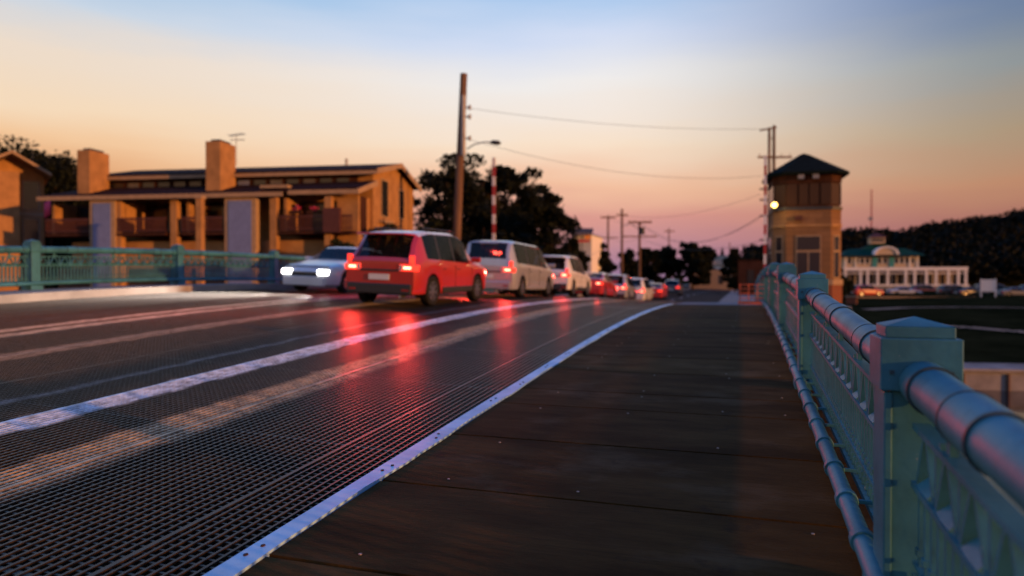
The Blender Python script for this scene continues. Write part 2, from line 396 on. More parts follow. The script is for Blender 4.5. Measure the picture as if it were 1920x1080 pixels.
mb = MB(); strip(mb, -2.2, 3.0, 22.62, 42, 0, 1.5, .12); strip(mb, -2.2, 3.0, 42, 56, 0, 1.5, .3); strip(mb, -2.2, 3.0, 56, 300, 0, 20, .3)
tag(mb.build('pavement', M['dirt' if 0 else 'concrete']), kind='structure')
mb = MB(); strip(mb, -16.1, -14.3, -6, 42, .17, 1.5, .2); strip(mb, -16.1, -14.3, 42, 300, .14, 7, .5)
tag(mb.build('pavement', M['concrete']), kind='structure')
mb = MB(); strip(mb, -14.29, -2.21, 42.01, 56, 0, 1, .3); strip(mb, -14.29, -2.21, 56, 300, 0, 20, .3); strip(mb, -14.29, -2.21, 300, 900, 0, 100, .3)
tag(mb.build('road', M['asphalt']), kind='structure')
mb = MB()
for xx in (-10.15, -9.8): strip(mb, xx, xx+.12, 42.1, 300, .005, 7)
yy = 43
while yy < 200: strip(mb, -6.05, -5.93, yy, yy+3, .005, 3); yy += 9
tag(mb.build('road_markings', M['paint']), kind='structure')
# painted edge plate with bolt heads and rust bites
ep = thing('edge_plate', 'long pale blue painted steel edging between the grid roadway and boardwalk', 'edging strip')
mb = MB(); y = -4.0
while y < 23.2:
    n = min(y+.25, 23.2)
    j = lambda yv: .010*math.sin(yv*3.1)+.006*math.sin(yv*7.7+1)
    xa0, xa1 = -2.31, -2.31; xb0, xb1 = -2.185+j(y), -2.185+j(n)
    mb.hexa([(xa0, y, P(y)-.08), (xb0, y, P(y)-.08), (xb1, n, P(n)-.08), (xa1, n, P(n)-.08), (xa0, y, P(y)+.016), (xb0, y, P(y)+.016), (xb1, n, P(n)+.016), (xa1, n, P(n)+.016)])
    y = n
mb.cm = 1; y = .4
while y < 23:
    for q in (0, .11):
        cx = -2.245+random.uniform(-.02, .02); z = P(y+q)+.016
        mb.prism([(cx+.011*math.cos(t*math.pi/3), y+q+.014*math.sin(t*math.pi/3)) for t in range(6)], z-.001, z+.006)
    y += random.choice((.8, 1.05, 1.3))
mb.build('plate', [M['edge'], M['rust']], ep)

# ------------------------------------------------------------------ railings
BAY = 4.45; YP0 = 3.13          # first post in view
def railing(X, zf, ynear, n, side, label, name='bridge_railing'):
    """side=-1: walkway lies at -X of the rail"""
    root = thing(name, label, 'railing', (X, ynear, zf(ynear)))
    base = Vector(root.location)
    def L(p): return (p[0]-base.x, p[1]-base.y, p[2]-base.z)
    for k in range(n+1):
        y = ynear+k*BAY; z = zf(y)
        # post shaft with proud edge strips
        mb = MB()
        mb.box(L((X-.105, y-.10, z)), L((X+.105, y+.10, z+.885)))
        for sx in (-.125, .095):
            mb.box(L((X+sx, y-.112, z+.0)), L((X+sx+.03, y+.112, z+.88)))
        mb.box(L((X-.16, y-.15, z-.05)), L((X+.16, y+.15, z+.085)))
        mb.box(L((X-.14, y-.13, z+.085)), L((X+.14, y+.13, z+.13)))
        po = mb.build('post', M['teal'], root, bevel=.006)
        mb = MB()
        mb.box(L((X-.14, y-.125, z+.886)), L((X+.14, y+.125, z+1.09)))
        mb.box(L((X-.12, y-.105, z+1.09)), L((X+.12, y+.105, z+1.135)))
        a, b_ = .12, .105; zz = z+1.135
        c = [L((X-a, y-b_, zz)), L((X+a, y-b_, zz)), L((X+a, y+b_, zz)), L((X-a, y+b_, zz))]; t = L((X, y, zz+.035))
        for q in range(4): mb.quad(c[q], c[(q+1) % 4], t)
        mb.build('post_cap', M['teal'], po, bevel=.005)
        mb = MB()
        for sy in (-1, 1):
            for q in (-.1, .1):
                cc = L((X+q, y+sy*.125, z+.96)); mb.box((cc[0]-.008, cc[1]-.005, cc[2]-.008), (cc[0]+.008, cc[1]+.005, cc[2]+.008))
        mb.build('rivets', M['tealdark'], po)
    for k in range(n):
        a = ynear+k*BAY+.125; b_ = ynear+(k+1)*BAY-.125
        ln = b_-a; XT = X+.01
        ysub = [a+ln*i/6 for i in range(7)]
        mb = MB(); mb.tube([L((XT, q, zf(q)+.955-.03)) for q in ysub], .082, 28); tp = mb.build('top_pipe', M['teal'], root, smooth='auto')
        # sleeves with dark grooves
        for f0, f1 in ((.0, .035), (.17, .235), (.49, .56), (.80, .865), (.965, 1)):
            q0, q1 = a+ln*f0, a+ln*f1
            mb = MB(); mb.tube([L((XT, q, zf(q)+.925)) for q in (q0, q1)], .089, 28); mb.build('sleeve', M['teal'], tp, smooth='auto', bevel=.004)
            for q in (q0, q1):
                if q in (a, b_) : continue
                mb = MB(); mb.tube([L((XT, q-.007, zf(q)+.925)), L((XT, q+.007, zf(q)+.925))], .0915, 28); mb.build('groove_ring', M['tealdark'], tp, smooth='auto')
        # infill: bars, V lattice, pickets, lower band
        mb = MB()
        def bar(zo, hgt, dep):
            for i in range(6):
                p, q = ysub[i], ysub[i+1]; za, zb = zf(p)+zo, zf(q)+zo
                mb.hexa([L(v) for v in ((X-dep, p, za-hgt), (X+dep, p, za-hgt), (X+dep, q, zb-hgt), (X-dep, q, zb-hgt), (X-dep, p, za), (X+dep, p, za), (X+dep, q, zb), (X-dep, q, zb))])
        bar(.775, .022, .030); bar(.555, .022, .034); bar(.25, .016, .026); bar(.11, .03, .034)
        npick = 46
        for i in range(npick):
            y = a+(i+.5)*ln/npick; z = zf(y)
            mb.box(L((X-.016, y-.011, z+.115)), L((X+.016, y+.013, z+.54)))
            for zc in (.30,):
                mb.box(L((X-.024, y-.02, z+zc-.012)), L((X+.024, y+.02, z+zc+.012)))
            # small discs in the lower band
            if i % 1 == 0: mb.box(L((X-.028, y+.03, z+.16)), L((X+.028, y+.055, z+.20)))
        nl = 15
        for i in range(nl):
            y = a+(i+.5)*ln/nl; z = zf(y); w = ln/nl/2
            mb.box(L((X-.016, y-w-.012, z+.55)), L((X+.016, y-w+.012, z+.76)))
            for s_ in (-1, 1):     # inverted V in every opening
                ya, yb = y+s_*w*.86, y+s_*.012
                mb.hexa([L(v) for v in ((X-.02, ya-.011, z+.553), (X+.02, ya-.011, z+.553), (X+.02, ya+.011, z+.553), (X-.02, ya+.011, z+.553), (X-.02, yb-.009, z+.756), (X+.02, yb-.009, z+.756), (X+.02, yb+.009, z+.756), (X-.02, yb+.009, z+.756))])
            # sloping cast web in the lower half of the V
            mb.hexa([L(v) for v in ((X-.030, y-w*.62, z+.556), (X-.022, y-w*.62, z+.552), (X-.022, y+w*.62, z+.552), (X-.030, y+w*.62, z+.556), (X+.028, y-w*.5, z+.610), (X+.034, y-w*.5, z+.606), (X+.034, y+w*.5, z+.606), (X+.028, y+w*.5, z+.610))])
        for i in range(5):        # brackets up to the pipe
            y = a+(i+.5)*ln/5; z = zf(y)
            mb.box(L((X-.012, y-.022, z+.773)), L((X+.012, y+.022, z+.85)))
            mb.box(L((X-.022, y+.05, z+.775)), L((X+.022, y+.075, z+.80)))
        mb.build('infill_panel', M['teal'], root)
        # low pipe on the walkway side with couplings
        XL = X+side*.135
        mb = MB(); mb.tube([L((XL, q, zf(q)+.13)) for q in [a-.125]+ysub[1:-1]+[b_+.125]], .044, 16); lp = mb.build('lower_pipe', M['teal'], root, smooth='auto')
        for i in range(8):
            y = a+(i+.3)*ln/8
            mb = MB(); mb.tube([L((XL, y, zf(y)+.13)), L((XL, y+.06, zf(y+.06)+.13))], .055, 16)
            mb.box(L((XL-.01 if side < 0 else X, y+.012, zf(y)+.12)), L((X if side < 0 else XL+.01, y+.036, zf(y)+.14)))
            mb.build('coupling', M['teal'], lp, smooth='auto', bevel=.003)
    return root
railing(.64, P, YP0-BAY, 9, -1, 'teal painted iron railing with thick top pipe running beside the boardwalk')
railing(-15.95, lambda y: P(y)+.48+.17+.02, YP0-BAY, 10, 1, 'pale green iron railing along the far side of the bridge beyond the traffic')

# ------------------------------------------------------------------ vehicles
def lerp_table(tb, x):
    for (a, va), (b_, vb) in zip(tb, tb[1:]):
        if x <= b_:
            t = (x-a)/(b_-a) if b_ > a else 0
            t = max(0, min(1, t)); t = t*t*(3-2*t)*.5+t*.5
            return va+(vb-va)*t
    return tb[-1][1]
SPEC = {
 # L, halfwidth, top profile, belt, roof halfwidth table, cabin (rear glass y0,y1), side glass spans, windscreen (y0,y1), wheel y
 'suv': dict(L=4.7, w=.94, top=[(0, 1.02), (.02, 1.10), (.55, 1.70), (1.0, 1.76), (2.4, 1.78), (2.95, 1.70), (3.65, 1.14), (4.45, 1.0), (4.7, .78)],
      belt=[(0, 1.0), (.5, 1.10), (3.5, 1.02), (4.5, .9), (4.7, .7)], rg=(.05, .52), ws=(2.98, 3.62), sg=[(.62, 1.25), (1.36, 2.12), (2.22, 3.05)], wh=(.92, 3.78), r=.36, zb=.30),
 'sedan': dict(L=4.75, w=.90, top=[(0, .98), (.1, 1.03), (.65, 1.08), (1.4, 1.38), (2.0, 1.44), (2.6, 1.43), (3.55, .98), (4.5, .82), (4.75, .62)],
      belt=[(0, .93), (.6, .98), (3.5, .90), (4.5, .76), (4.75, .58)], rg=(.72, 1.34), ws=(2.75, 3.5), sg=[(1.2, 1.95), (2.05, 2.85)], wh=(.95, 3.8), r=.33, zb=.24),
 'van': dict(L=5.1, w=.98, top=[(0, 1.0), (.02, 1.2), (.22, 1.78), (.6, 1.84), (3.2, 1.84), (3.7, 1.74), (4.35, 1.15), (4.9, 1.0), (5.1, .8)],
      belt=[(0, 1.0), (.3, 1.12), (4.2, 1.05), (4.9, .9), (5.1, .7)], rg=(.04, .2), ws=(3.72, 4.3), sg=[(.4, 1.5), (1.62, 2.7), (2.8, 3.75)], wh=(.95, 4.15), r=.35, zb=.28),
}
WHEELS = {}
def wheel_parts(parent, x, y, r, side):
    key = r
    if key not in WHEELS:
        mb = MB(); n = 28
        prof = [(-.10, r*.62), (-.11, r*.9), (-.085, r*.985), (0, r), (.085, r*.985), (.11, r*.9), (.10, r*.62)]
        for k in range(n):
            a0, a1 = 2*math.pi*k/n, 2*math.pi*(k+1)/n
            for (p, q) in zip(prof, prof[1:]):
                mb.quad(*[(xx, rr_*math.cos(t), rr_*math.sin(t)) for xx, rr_, t in ((p[0], p[1], a0), (p[0], p[1], a1), (q[0], q[1], a1), (q[0], q[1], a0))])
        ty = mb
        mr_ = MB()
        mr_.tube([(-.06, 0, 0), (.075, 0, 0)], r*.63, 28)
        rim = MB()
        rim.tube([(.06, 0, 0), (.10, 0, 0)], r*.14, 14)
        for k in range(7):
            t = 2*math.pi*k/7; Mx = Matrix.Rotation(t, 4, 'X'); rim.box((.078, -.028, r*.1), (.095, .028, r*.6), Mx)
        for k in range(n):
            a0, a1 = 2*math.pi*k/n, 2*math.pi*(k+1)/n
            rim.quad(*[(.10, q*math.cos(t), q*math.sin(t)) for q, t in ((r*.58, a0), (r*.58, a1), (r*.65, a1), (r*.65, a0))])
            rim.quad(*[(xx, r*.64*math.cos(t), r*.64*math.sin(t)) for xx, t in ((.10, a0), (.10, a1), (.05, a1), (.05, a0))])
        WHEELS[key] = (ty, mr_, rim)
    ty, hub, rim = WHEELS[key]
    o = ty.build('wheel', M['tyre'], parent, smooth=True); o.location = (x, y, r); o.rotation_euler = (0, 0, 0 if side > 0 else math.pi)
    hub.build('brake_disc', M['blackp'], o, smooth='auto'); rim.build('rim', M['rim'], o)
def make_vehicle(kind, paint, label, cat, name, roofmat=None, lit='tail', group=None, simple=False):
    sp = SPEC[kind]; Lc, w, r, zb0 = sp['L'], sp['w'], sp['r'], sp['zb']
    root = thing(name, label, cat, group=group)
    st = set([0, .04, Lc-.04, Lc])
    n = 46
    for i in range(n+1): st.add(round(Lc*i/n, 4))
    for a, b_ in sp['sg']+[sp['rg'], sp['ws']]: st.add(a); st.add(b_)
    ar = r+.055
    for wy in sp['wh']:
        for i in range(11): st.add(round(wy-ar*math.cos(math.pi*i/10), 4))
    st = sorted(st); st = [s for i, s in enumerate(st) if i == 0 or s-st[i-1] > .012]
    rows = []
    for y in st:
        zt = lerp_table(sp['top'], y); zbel = min(lerp_table(sp['belt'], y), zt-.03)
        endt = min(1, y/.35, (Lc-y)/.55); taper = 1-.13*(1-max(0, endt))**2*(1.3 if y > Lc/2 else .7)
        ww = w*taper
        zb = zb0
        for wy in sp['wh']:
            if abs(y-wy) < ar: zb = max(zb, r+math.sqrt(ar*ar-(y-wy)**2)-.01)
        cab = max(0, min(1, (zt-zbel-.03)/.35))
        wt = ww*(.93-.17*cab) if cab > 0 else ww*.93
        z4 = zt-.03-.045*cab
        zl = lambda f: zb+(zbel-zb)*f
        rows.append([(ww*.965, y, zb), (ww*.995, y, zl(.22)), (ww*1.0, y, zl(.5)), (ww*.99, y, zl(.82)), (ww*.955, y, zbel), (wt, y, z4), (wt*.86, y, zt-.012), (wt*.5, y, zt), (0, y, zt+.004)])
    np_ = len(rows[0])
    groups = {}
    def addf(key, pts):
        groups.setdefault(key, MB()).quad(*pts)
    for i in range(len(rows)-1):
        ym = (st[i]+st[i+1])/2
        for j in range(np_-1):
            key = 'body'
            insg = [k for k, (a, b_) in enumerate(sp['sg']) if a < ym < b_]
            if j == 4 and insg: key = 'side_window%d' % insg[0]
            elif j >= 5 and sp['rg'][0] < ym < sp['rg'][1]: key = 'rear_window'
            elif j >= 5 and sp['ws'][0] < ym < sp['ws'][1]: key = 'windscreen'
            elif j >= 5 and sp['rg'][1] <= ym <= sp['ws'][0]: key = 'roof'
            elif j == 4 and rows[i][5][2]-rows[i][4][2] > .2: key = 'pillar'
            if j == 5 and key in ('rear_window', 'windscreen'): key = 'body'
            if key == 'pillar' and not (sp['sg'][0][0]-.07 < ym < sp['sg'][-1][1]+.07): key = 'body'
            for sg_ in (1, -1):
                pts = [rows[i][j], rows[i][j+1], rows[i+1][j+1], rows[i+1][j]]
                pts = [(p[0]*sg_, p[1], p[2]) for p in pts]
                if sg_ < 0: pts = pts[::-1]
                kk = key
                if key.startswith('side_window'): kk = key+('r' if sg_ > 0 else 'l')
                addf(kk, pts)
    for i in (0, len(rows)-1):
        for j in range(np_-1):
            a, b_ = rows[i][j], rows[i][j+1]
            addf('body', [a, b_, (-b_[0], b_[1], b_[2]), (-a[0], a[1], a[2])])
    for key, g in groups.items():
        if key == 'pillar': continue
        me_name = 'body' if key in ('body', 'pillar') else ('side_window' if key.startswith('side') else key)
        m = paint if key == 'body' else (roofmat or paint) if key == 'roof' else M['blackp'] if key == 'pillar' else M['glass']
        # weld
        gv, gf = list(g.v), list(g.f); gm = [0]*len(gf)
        if key == 'body' and 'pillar' in groups:
            o_ = len(gv); gv += groups['pillar'].v; gf += [tuple(q+o_ for q in f) for f in groups['pillar'].f]; gm += [1]*len(groups['pillar'].f)
        me = bpy.data.meshes.new(me_name); me.from_pydata(gv, [], gf); me.materials.append(m); me.materials.append(M['blackp'])
        me.polygons.foreach_set('material_index', gm)
        bm = bmesh.new(); bm.from_mesh(me); bmesh.ops.remove_doubles(bm, verts=bm.verts, dist=.0008)
        bm.to_mesh(me); bm.free()
        me.polygons.foreach_set('use_smooth', [True]*len(me.polygons))
        try: me.set_sharp_from_angle(angle=R(32))
        except Exception: pass
        o = bpy.data.objects.new(me_name, me); C.objects.link(o); o.parent = root
        if key == 'body' and not simple:
            body = o
    # underbody and wheel wells
    mb = MB(); mb.box((-w*.8, .15, zb0-.04), (w*.8, Lc-.15, .78)); mb.build('underbody', M['blackp'], root)
    for wy in sp['wh']:
        for sx in (1, -1):
            wheel_parts(root, sx*(w-.125), wy, r, sx)
    # bumpers
    mb = MB(); mb.box((-w*.86, -.05, zb0-.02), (w*.86, .06, .52)); mb.build('rear_bumper', M['blackp'] if kind == 'suv' else paint, root, bevel=.03)
    mb = MB(); mb.box((-w*.78, Lc-.06, zb0-.04), (w*.78, Lc+.05, .48)); mb.build('front_bumper', M['blackp'] if kind == 'suv' else paint, root, bevel=.03)
    # lamps
    zt0 = .96 if kind != 'sedan' else .84
    for sx in (1, -1):
        mb = MB()
        xa, xb = sorted((sx*w*.52, sx*w*.90)); mb.box((xa, -.014, zt0-.15), (xb, .05, zt0))
        xa, xb = sorted((sx*w*.86, sx*w*.965)); mb.box((xa, .0, zt0-.15), (xb, .22, zt0-.012))
        if kind != 'sedan':
            xa, xb = sorted((sx*w*.78, sx*w*.90)); mb.box((xa, .0, zt0), (xb, .07, zt0+.2))
        tl = mb.build('tail_light', M['taillamp'] if lit in ('tail', 'both') else M['tailoff'], root, bevel=.012)
        if not simple and lit == 'tail':
            mb = MB(); xa, xb = sorted((sx*w*.64, sx*w*.84)); mb.box((xa, -.022, zt0-.105), (xb, -.013, zt0-.05)); mb.build('bulb', M['bulb'], tl, bevel=.004)
            mb = MB(); xa, xb = sorted((sx*w*.53, sx*w*.61)); mb.box((xa, -.020, zt0-.14), (xb, -.013, zt0-.012)); mb.build('reversing_lens', M['lampoff'], tl, bevel=.004)
        mb = MB()
        fz = .70 if kind != 'sedan' else .60
        xa, xb = sorted((sx*w*.5, sx*w*.86)); mb.box((xa, Lc-.16, fz-.07), (xb, Lc+.01, fz+.07))
        mb.build('headlight', M['headlamp'] if lit in ('head', 'both') else M['lampoff'], root, bevel=.02)
        mb = MB(); ymir = sp['ws'][0]+.35; zm = lerp_table(sp['belt'], ymir)+.04
        xa, xb = sorted((sx*w*.92, sx*(w+.19))); mb.box((xa, ymir, zm-.01), (xb, ymir+.09, zm+.13)); mb.build('mirror', paint, root, bevel=.025)
    mb = MB(); mb.box((-.26, -.036, .60), (.26, -.02, .73)); mb.build('number_plate', M['plate'], root)
    mb = MB(); mb.box((-.45, Lc-.02, .46), (.45, Lc+.016, .60)); mb.build('grille', M['blackp'], root)
    if not simple:
        for sx in (1, -1):
            mb = MB()
            for (a, b_) in sp['sg'][-2:]:
                mb.box((sx*w*.985-.02 if sx > 0 else sx*w*.985-.012, a+.06, .86), (sx*w*.985+.012 if sx > 0 else sx*w*.985+.02, a+.24, .885))
            mb.build('door_handle', M['blackp'], root, bevel=.005)
            ends = [(sp['sg'][-3][1] if len(sp['sg']) > 2 else sp['sg'][0][0])+.05, sp['sg'][-2][1]+.05, sp['sg'][-1][1]+.22]
            for ye in ends:                              # shut lines of the doors
                if any(abs(ye-wy) < ar for wy in sp['wh']): continue
                zb_l = lerp_table(sp['belt'], ye); x0_, x1_ = sorted((sx*w*.97, sx*(w+.0035)))
                mb = MB(); mb.box((x0_, ye-.006, zb0+.12), (x1_, ye+.006, zb_l-.10)); mb.build('door_seam', M['blackp'], root)
        if kind == 'suv':
            for sx in (1, -1):
                mb = MB(); mb.tube([(sx*w*.66, .8, 1.77), (sx*w*.66, .95, 1.815), (sx*w*.66, 2.5, 1.83), (sx*w*.66, 2.7, 1.775)], .016, 8); mb.build('roof_rack', M['blackp'], root)
        if kind == 'suv':
            for sx in (1, -1):
                mb = MB(); xa, xb = sorted((sx*w*.95, sx*(w+.012))); mb.box((xa, 1.42, .30), (xb, 3.3, .44))
                mb.build('sill_trim', M['blackp'], root, bevel=.01)
        # cabin: seats with headrests, dashboard
        rows_y = [sp['rg'][1]+.75, sp['ws'][0]-.75] if kind != 'van' else [.9, 1.9, 2.95]
        for ys_ in rows_y:
            for sx in (-.38, .38):
                mb = MB(); mb.box((sx-.24, ys_, .5), (sx+.24, ys_+.5, .82)); mb.box((sx-.24, ys_-.12, .6), (sx+.24, ys_, 1.22)); mb.box((sx-.12, ys_-.11, 1.22), (sx+.12, ys_-.02, 1.42 if kind != 'sedan' else 1.32))
                mb.build('seat', M['blackp'], root, bevel=.03)
        mb = MB(); mb.box((-w*.8, sp['ws'][0]+.25, .7), (w*.8, sp['ws'][1]-.05, .96 if kind != 'sedan' else .84)); mb.build('dashboard', M['blackp'], root, bevel=.03)
        if kind != 'sedan':
            mb = MB(); mb.box((-w*.66, -.02, lerp_table(sp['top'], .7)-.10), (w*.66, .5, lerp_table(sp['top'], .7)-.06)) if kind == 'suv' else mb.box((-.3, .12, 1.70), (.3, .2, 1.73))
            mb.build('spoiler', paint, root, bevel=.012)
            mb = MB(); mb.box((-.5, -.03, .80), (.5, .0, .84)); mb.build('tailgate_trim', M['blackp'], root, bevel=.004)
        for sx in (-1, 1):
            mb = MB(); xa, xb = sorted((sx*w*.62, sx*w*.8)); mb.box((xa, -.058, .36), (xb, -.049, .40)); mb.build('reflector', M['tailoff'], root)
        mb = MB(); mb.tube([(.55, -.06, .24), (.55, .2, .24)], .03, 10); mb.build('exhaust', M['rim'], root, smooth='auto')
        # the lamps' own light
        if lit == 'tail':
            for sx in (1, -1):
                ld = bpy.data.lights.new('tail_light_glow', 'SPOT'); ld.energy = TAILW; ld.color = (1, .05, .03); ld.spot_size = R(96); ld.spot_blend = .7; ld.shadow_soft_size = .08
                lo = bpy.data.objects.new('tail_light_glow', ld); C.objects.link(lo); lo.parent = root; lo.location = (sx*w*.7, -.12, zt0-.08); lo.rotation_euler = (R(-78), 0, 0)
        if lit == 'head':
            for sx in (1, -1):
                ld = bpy.data.lights.new('headlight_beam', 'SPOT'); ld.energy = 4000; ld.color = (1, .93, .86); ld.spot_size = R(60); ld.spot_blend = .6; ld.shadow_soft_size = .06
                lo = bpy.data.objects.new('headlight_beam', ld); C.objects.link(lo); lo.parent = root; lo.location = (sx*w*.68, Lc+.12, .66); lo.rotation_euler = (R(79), 0, 0)
    return root
TAILW = 300
def carpaint(n, c, metal=.0): 
    return mat(n, c, .32, metal, coat=.8, noise=.12, scale=1.5)
CP = dict(red=carpaint('car_red', (.42, .022, .018)), silver=carpaint('car_silver', (.42, .43, .46), .4), white=carpaint('car_white', (.68, .67, .66)),
          black=carpaint('car_black', (.015, .015, .018)), blue=carpaint('car_dark_blue', (.02, .035, .07)), grey=carpaint('car_grey', (.10, .105, .115)), maroon=carpaint('car_maroon', (.10, .012, .016)))
LANE = -7.85
def drive(o, y, x=LANE, away=True, L=4.7):
    if away:
        s = (dz(x, y+4)-dz(x, y+.8))/3.2
        o.location = (x, y, dz(x, y+.8)-s*.8+.004); o.rotation_euler = (math.atan(s), math.atan(.040), 0)
    else:
        s = (dz(x, y+4)-dz(x, y+.8))/3.2
        o.location = (x, y+L, dz(x, y+L)+.004); o.rotation_euler = (-math.atan(s), -math.atan(.040), math.pi)
Q = 'vehicles queued with lit tail lights across the bridge'
drive(make_vehicle('suv', CP['red'], 'red sport utility vehicle with white roof and lit tail lights, nearest in the queue', 'car', 'parked_car'.replace('parked_', ''), CP['white'], group=Q), 14.0)
drive(make_vehicle('van', CP['silver'], 'silver passenger van with lit tail lights just beyond the red vehicle', 'van', 'van', group=Q), 20.8)
drive(make_vehicle('suv', CP['white'], 'white sport utility vehicle cresting the bridge ahead of the silver van', 'car', 'car', group=Q), 28.2)
drive(make_vehicle('sedan', CP['red'], 'red saloon with white roof fourth in the queue, descending beyond the bridge crest', 'car', 'car', CP['white'], group=Q), 35.5)
drive(make_vehicle('suv', CP['silver'], 'silver sport utility vehicle fifth in the queue, at the far end of the bridge', 'car', 'car', group=Q), 43)
drive(make_vehicle('van', CP['white'], 'white van just past the far end of the bridge', 'van', 'van', group=Q), 51)
drive(make_vehicle('sedan', CP['red'], 'small red saloon farthest along the road past the tower', 'car', 'car', group=Q, simple=True), 63)
drive(make_vehicle('suv', CP['grey'], 'grey sport utility vehicle with tail lights far along the road', 'car', 'car', group=Q, simple=True), 80)
drive(make_vehicle('sedan', CP['white'], 'white saloon with bright headlights coming towards the camera in the far lanes', 'car', 'car', lit='head'), 17.5, x=-12.3, away=False, L=4.75)
drive(make_vehicle('sedan', CP['silver'], 'distant silver saloon with headlights on, approaching the bridge', 'car', 'car', lit='head', simple=True), 88, x=-11.8, away=False, L=4.75)

# parked cars on the lawn-side lot before the pavilion
PK = 'cars parked in front of the green roofed pavilion'
for (px, d, kind, c, a, lab) in ((1598, 104, 'suv', 'red', -60, 'bright red car parked leftmost in the row below the pavilion'),
        (1664, 106, 'sedan', 'silver', -75, 'silver blue saloon parked second from the tower'),
        (1706, 109, 'suv', 'maroon', -70, 'maroon utility vehicle parked behind the silver saloon'),
        (1758, 104, 'suv', 'black', -80, 'black utility vehicle parked below the right end of the colonnade'),
        (1792, 102, 'sedan', 'black', -65, 'low black saloon parked right of the black utility vehicle'),
        (1826, 106, 'van', 'grey', -85, 'dark grey van parked left of the white sign board'),
        (1872, 100, 'sedan', 'grey', -70, 'dark grey saloon parked just right of the white sign board'),
        (1908, 103, 'suv', 'blue', -80, 'dark blue utility vehicle parked at the right edge of the lot')):
    o = make_vehicle(kind, CP[c], lab, 'car' if kind != 'van' else 'van', 'car' if kind != 'van' else 'van', lit='none', group=PK, simple=True)
    X, Y = at_px(px, d); o.location = (X, Y, -1.0); o.rotation_euler = (0, 0, R(a)+random.uniform(-.1, .1))

# ------------------------------------------------------------------ trees
def leaf_mesh(name, rx, ry, rz, nclump, per, size, m, zc, seed, flat=.55, cone=0):
    rnd = random.Random(seed); mb = MB()
    for c in range(nclump):
        while True:
            x, y, z = (rnd.uniform(-1, 1) for _ in range(3))
            q = x*x+y*y+z*z
            if .16 < q < 1: break
        sc = .72+.28*rnd.random()
        if cone: k = 1-cone*(z+1)/2; x *= k; y *= k
        cx, cy, cz = x*rx*sc, y*ry*sc, zc+z*rz*sc
        cr = rnd.uniform(.16, .34)*min(rx, rz)
        for _ in range(per):
            a = Vector((rnd.gauss(0, 1), rnd.gauss(0, 1), rnd.gauss(0, 1))).normalized()*cr*rnd.random()**.4
            p = Vector((cx, cy, cz))+Vector((a.x, a.y, a.z*flat))
            n = Vector((rnd.gauss(0, 1), rnd.gauss(0, 1), rnd.gauss(.3, 1))).normalized()
            u = n.orthogonal().normalized(); w_ = n.cross(u); s = size*rnd.uniform(.6, 1.4)
            t = rnd.uniform(0, 6.28); u2 = (u*math.cos(t)+w_*math.sin(t))*s; w2 = (w_*math.cos(t)-u*math.sin(t))*s*.6
            mb.quad(p-u2, p+w2, p+u2, p-w2)
    return mb
CACHE = {}
def tree(px, d, ytop, w, label, kindm='leaf', base=-1.0, group=None, seed=1, name='tree', low=.18, dense=1.0, cat='tree'):
    X, Y = at_px(px, d); zt = zpx(ytop, d); hgt = zt-base; rx = w/F*d/2
    root = thing(name, label, cat, (X, Y, base), group=group)
    zc = hgt*(1+low)/2; rz = hgt*(1-low)/2
    nc = int(70*dense); sz = max(.12, d*.0034)
    leaf_mesh('crown', rx, rx*.9, rz, nc, 130, sz*.9, None, zc, seed).build('crown', M[kindm], root, fix=False)
    mb = MB(); rt = max(.12, hgt*.028)
    mb.tube([(0, 0, -.3), (.1, 0, hgt*.3), (-.05, .1, hgt*.55), (.1, 0, hgt*.8)], [rt*1.3, rt, rt*.7, rt*.25], 10)
    rnd = random.Random(seed+5)
    for k in range(7):
        t = rnd.uniform(0, 6.28); z0 = hgt*rnd.uniform(.25, .55)
        e = (rx*.7*math.cos(t), rx*.7*math.sin(t), z0+rz*rnd.uniform(.4, .9))
        mb.tube([(0, 0, z0), (e[0]*.5, e[1]*.5, z0+(e[2]-z0)*.6), e], [rt*.5, rt*.3, rt*.08], 6)
    mb.build('trunk', M['bark'], root, smooth=True)
    return root
G1 = 'trees behind the apartments'; G2 = 'far trees along the street'
tree(66, 66, 258, 270, 'broad dark tree rising behind the leftmost building', seed=11, group=G1, dense=3.4, low=.1)
tree(-60, 70, 262, 170, 'dark tree cut by the left edge of the view', seed=12, group=G1, dense=2)
tree(125, 70, 312, 90, 'small dark tree between the two apartment buildings', seed=13, group=G1, dense=1.6, low=0)
tree(850, 56, 268, 190, 'tall dark tree right beside the apartment gable', seed=21, group=G1, dense=1.5, low=.05)
tree(945, 58, 288, 190, 'large dark tree behind the raised barrier arm', seed=22, group=G1, dense=1.5, low=.05)
tree(1015, 60, 330, 130, 'dark tree with the ragged right edge, right of the barrier arm', seed=23, group=G1, dense=1.2, low=.02)
tree(905, 52, 385, 260, 'low dark thicket tree under the two tall trees', seed=24, group=G1, dense=1.2, low=0)
for i, (px, d, yt, w, lab) in enumerate(((720, 43, 400, 130, 'rounded shrub in front of the apartment gable'), (800, 44, 398, 110, 'dark shrub between the gable and the utility pole'), (645, 40, 415, 90, 'low shrub under the pink flower boxes'))):
    tree(px, d, yt, w, lab, 'leaf2', seed=31+i, name='shrub', low=0, cat='shrub', group='shrubs beside the apartments', dense=.8)
for i, (px, d, yt, w, lab) in enumerate(((1215, 120, 458, 50, 'small round tree left of the pale street poles'), (1250, 130, 455, 60, 'dark tree behind the distant wooden pole'), (1298, 125, 446, 72, 'largest dark tree in the middle of the street view'),
        (1325, 140, 462, 40, 'narrow tree right of the largest street tree'), (1378, 110, 468, 50, 'round tree left of the brown shed'), (1180, 110, 464, 42, 'small tree at the foot of the tall distant pole'), (1120, 90, 452, 70, 'dark tree below the blue awning'), (1075, 80, 440, 70, 'dark tree left of the blue awning'))):
    tree(px, d, yt, w, lab, seed=41+i, group=G2, low=.03, dense=.8, base=-.8)
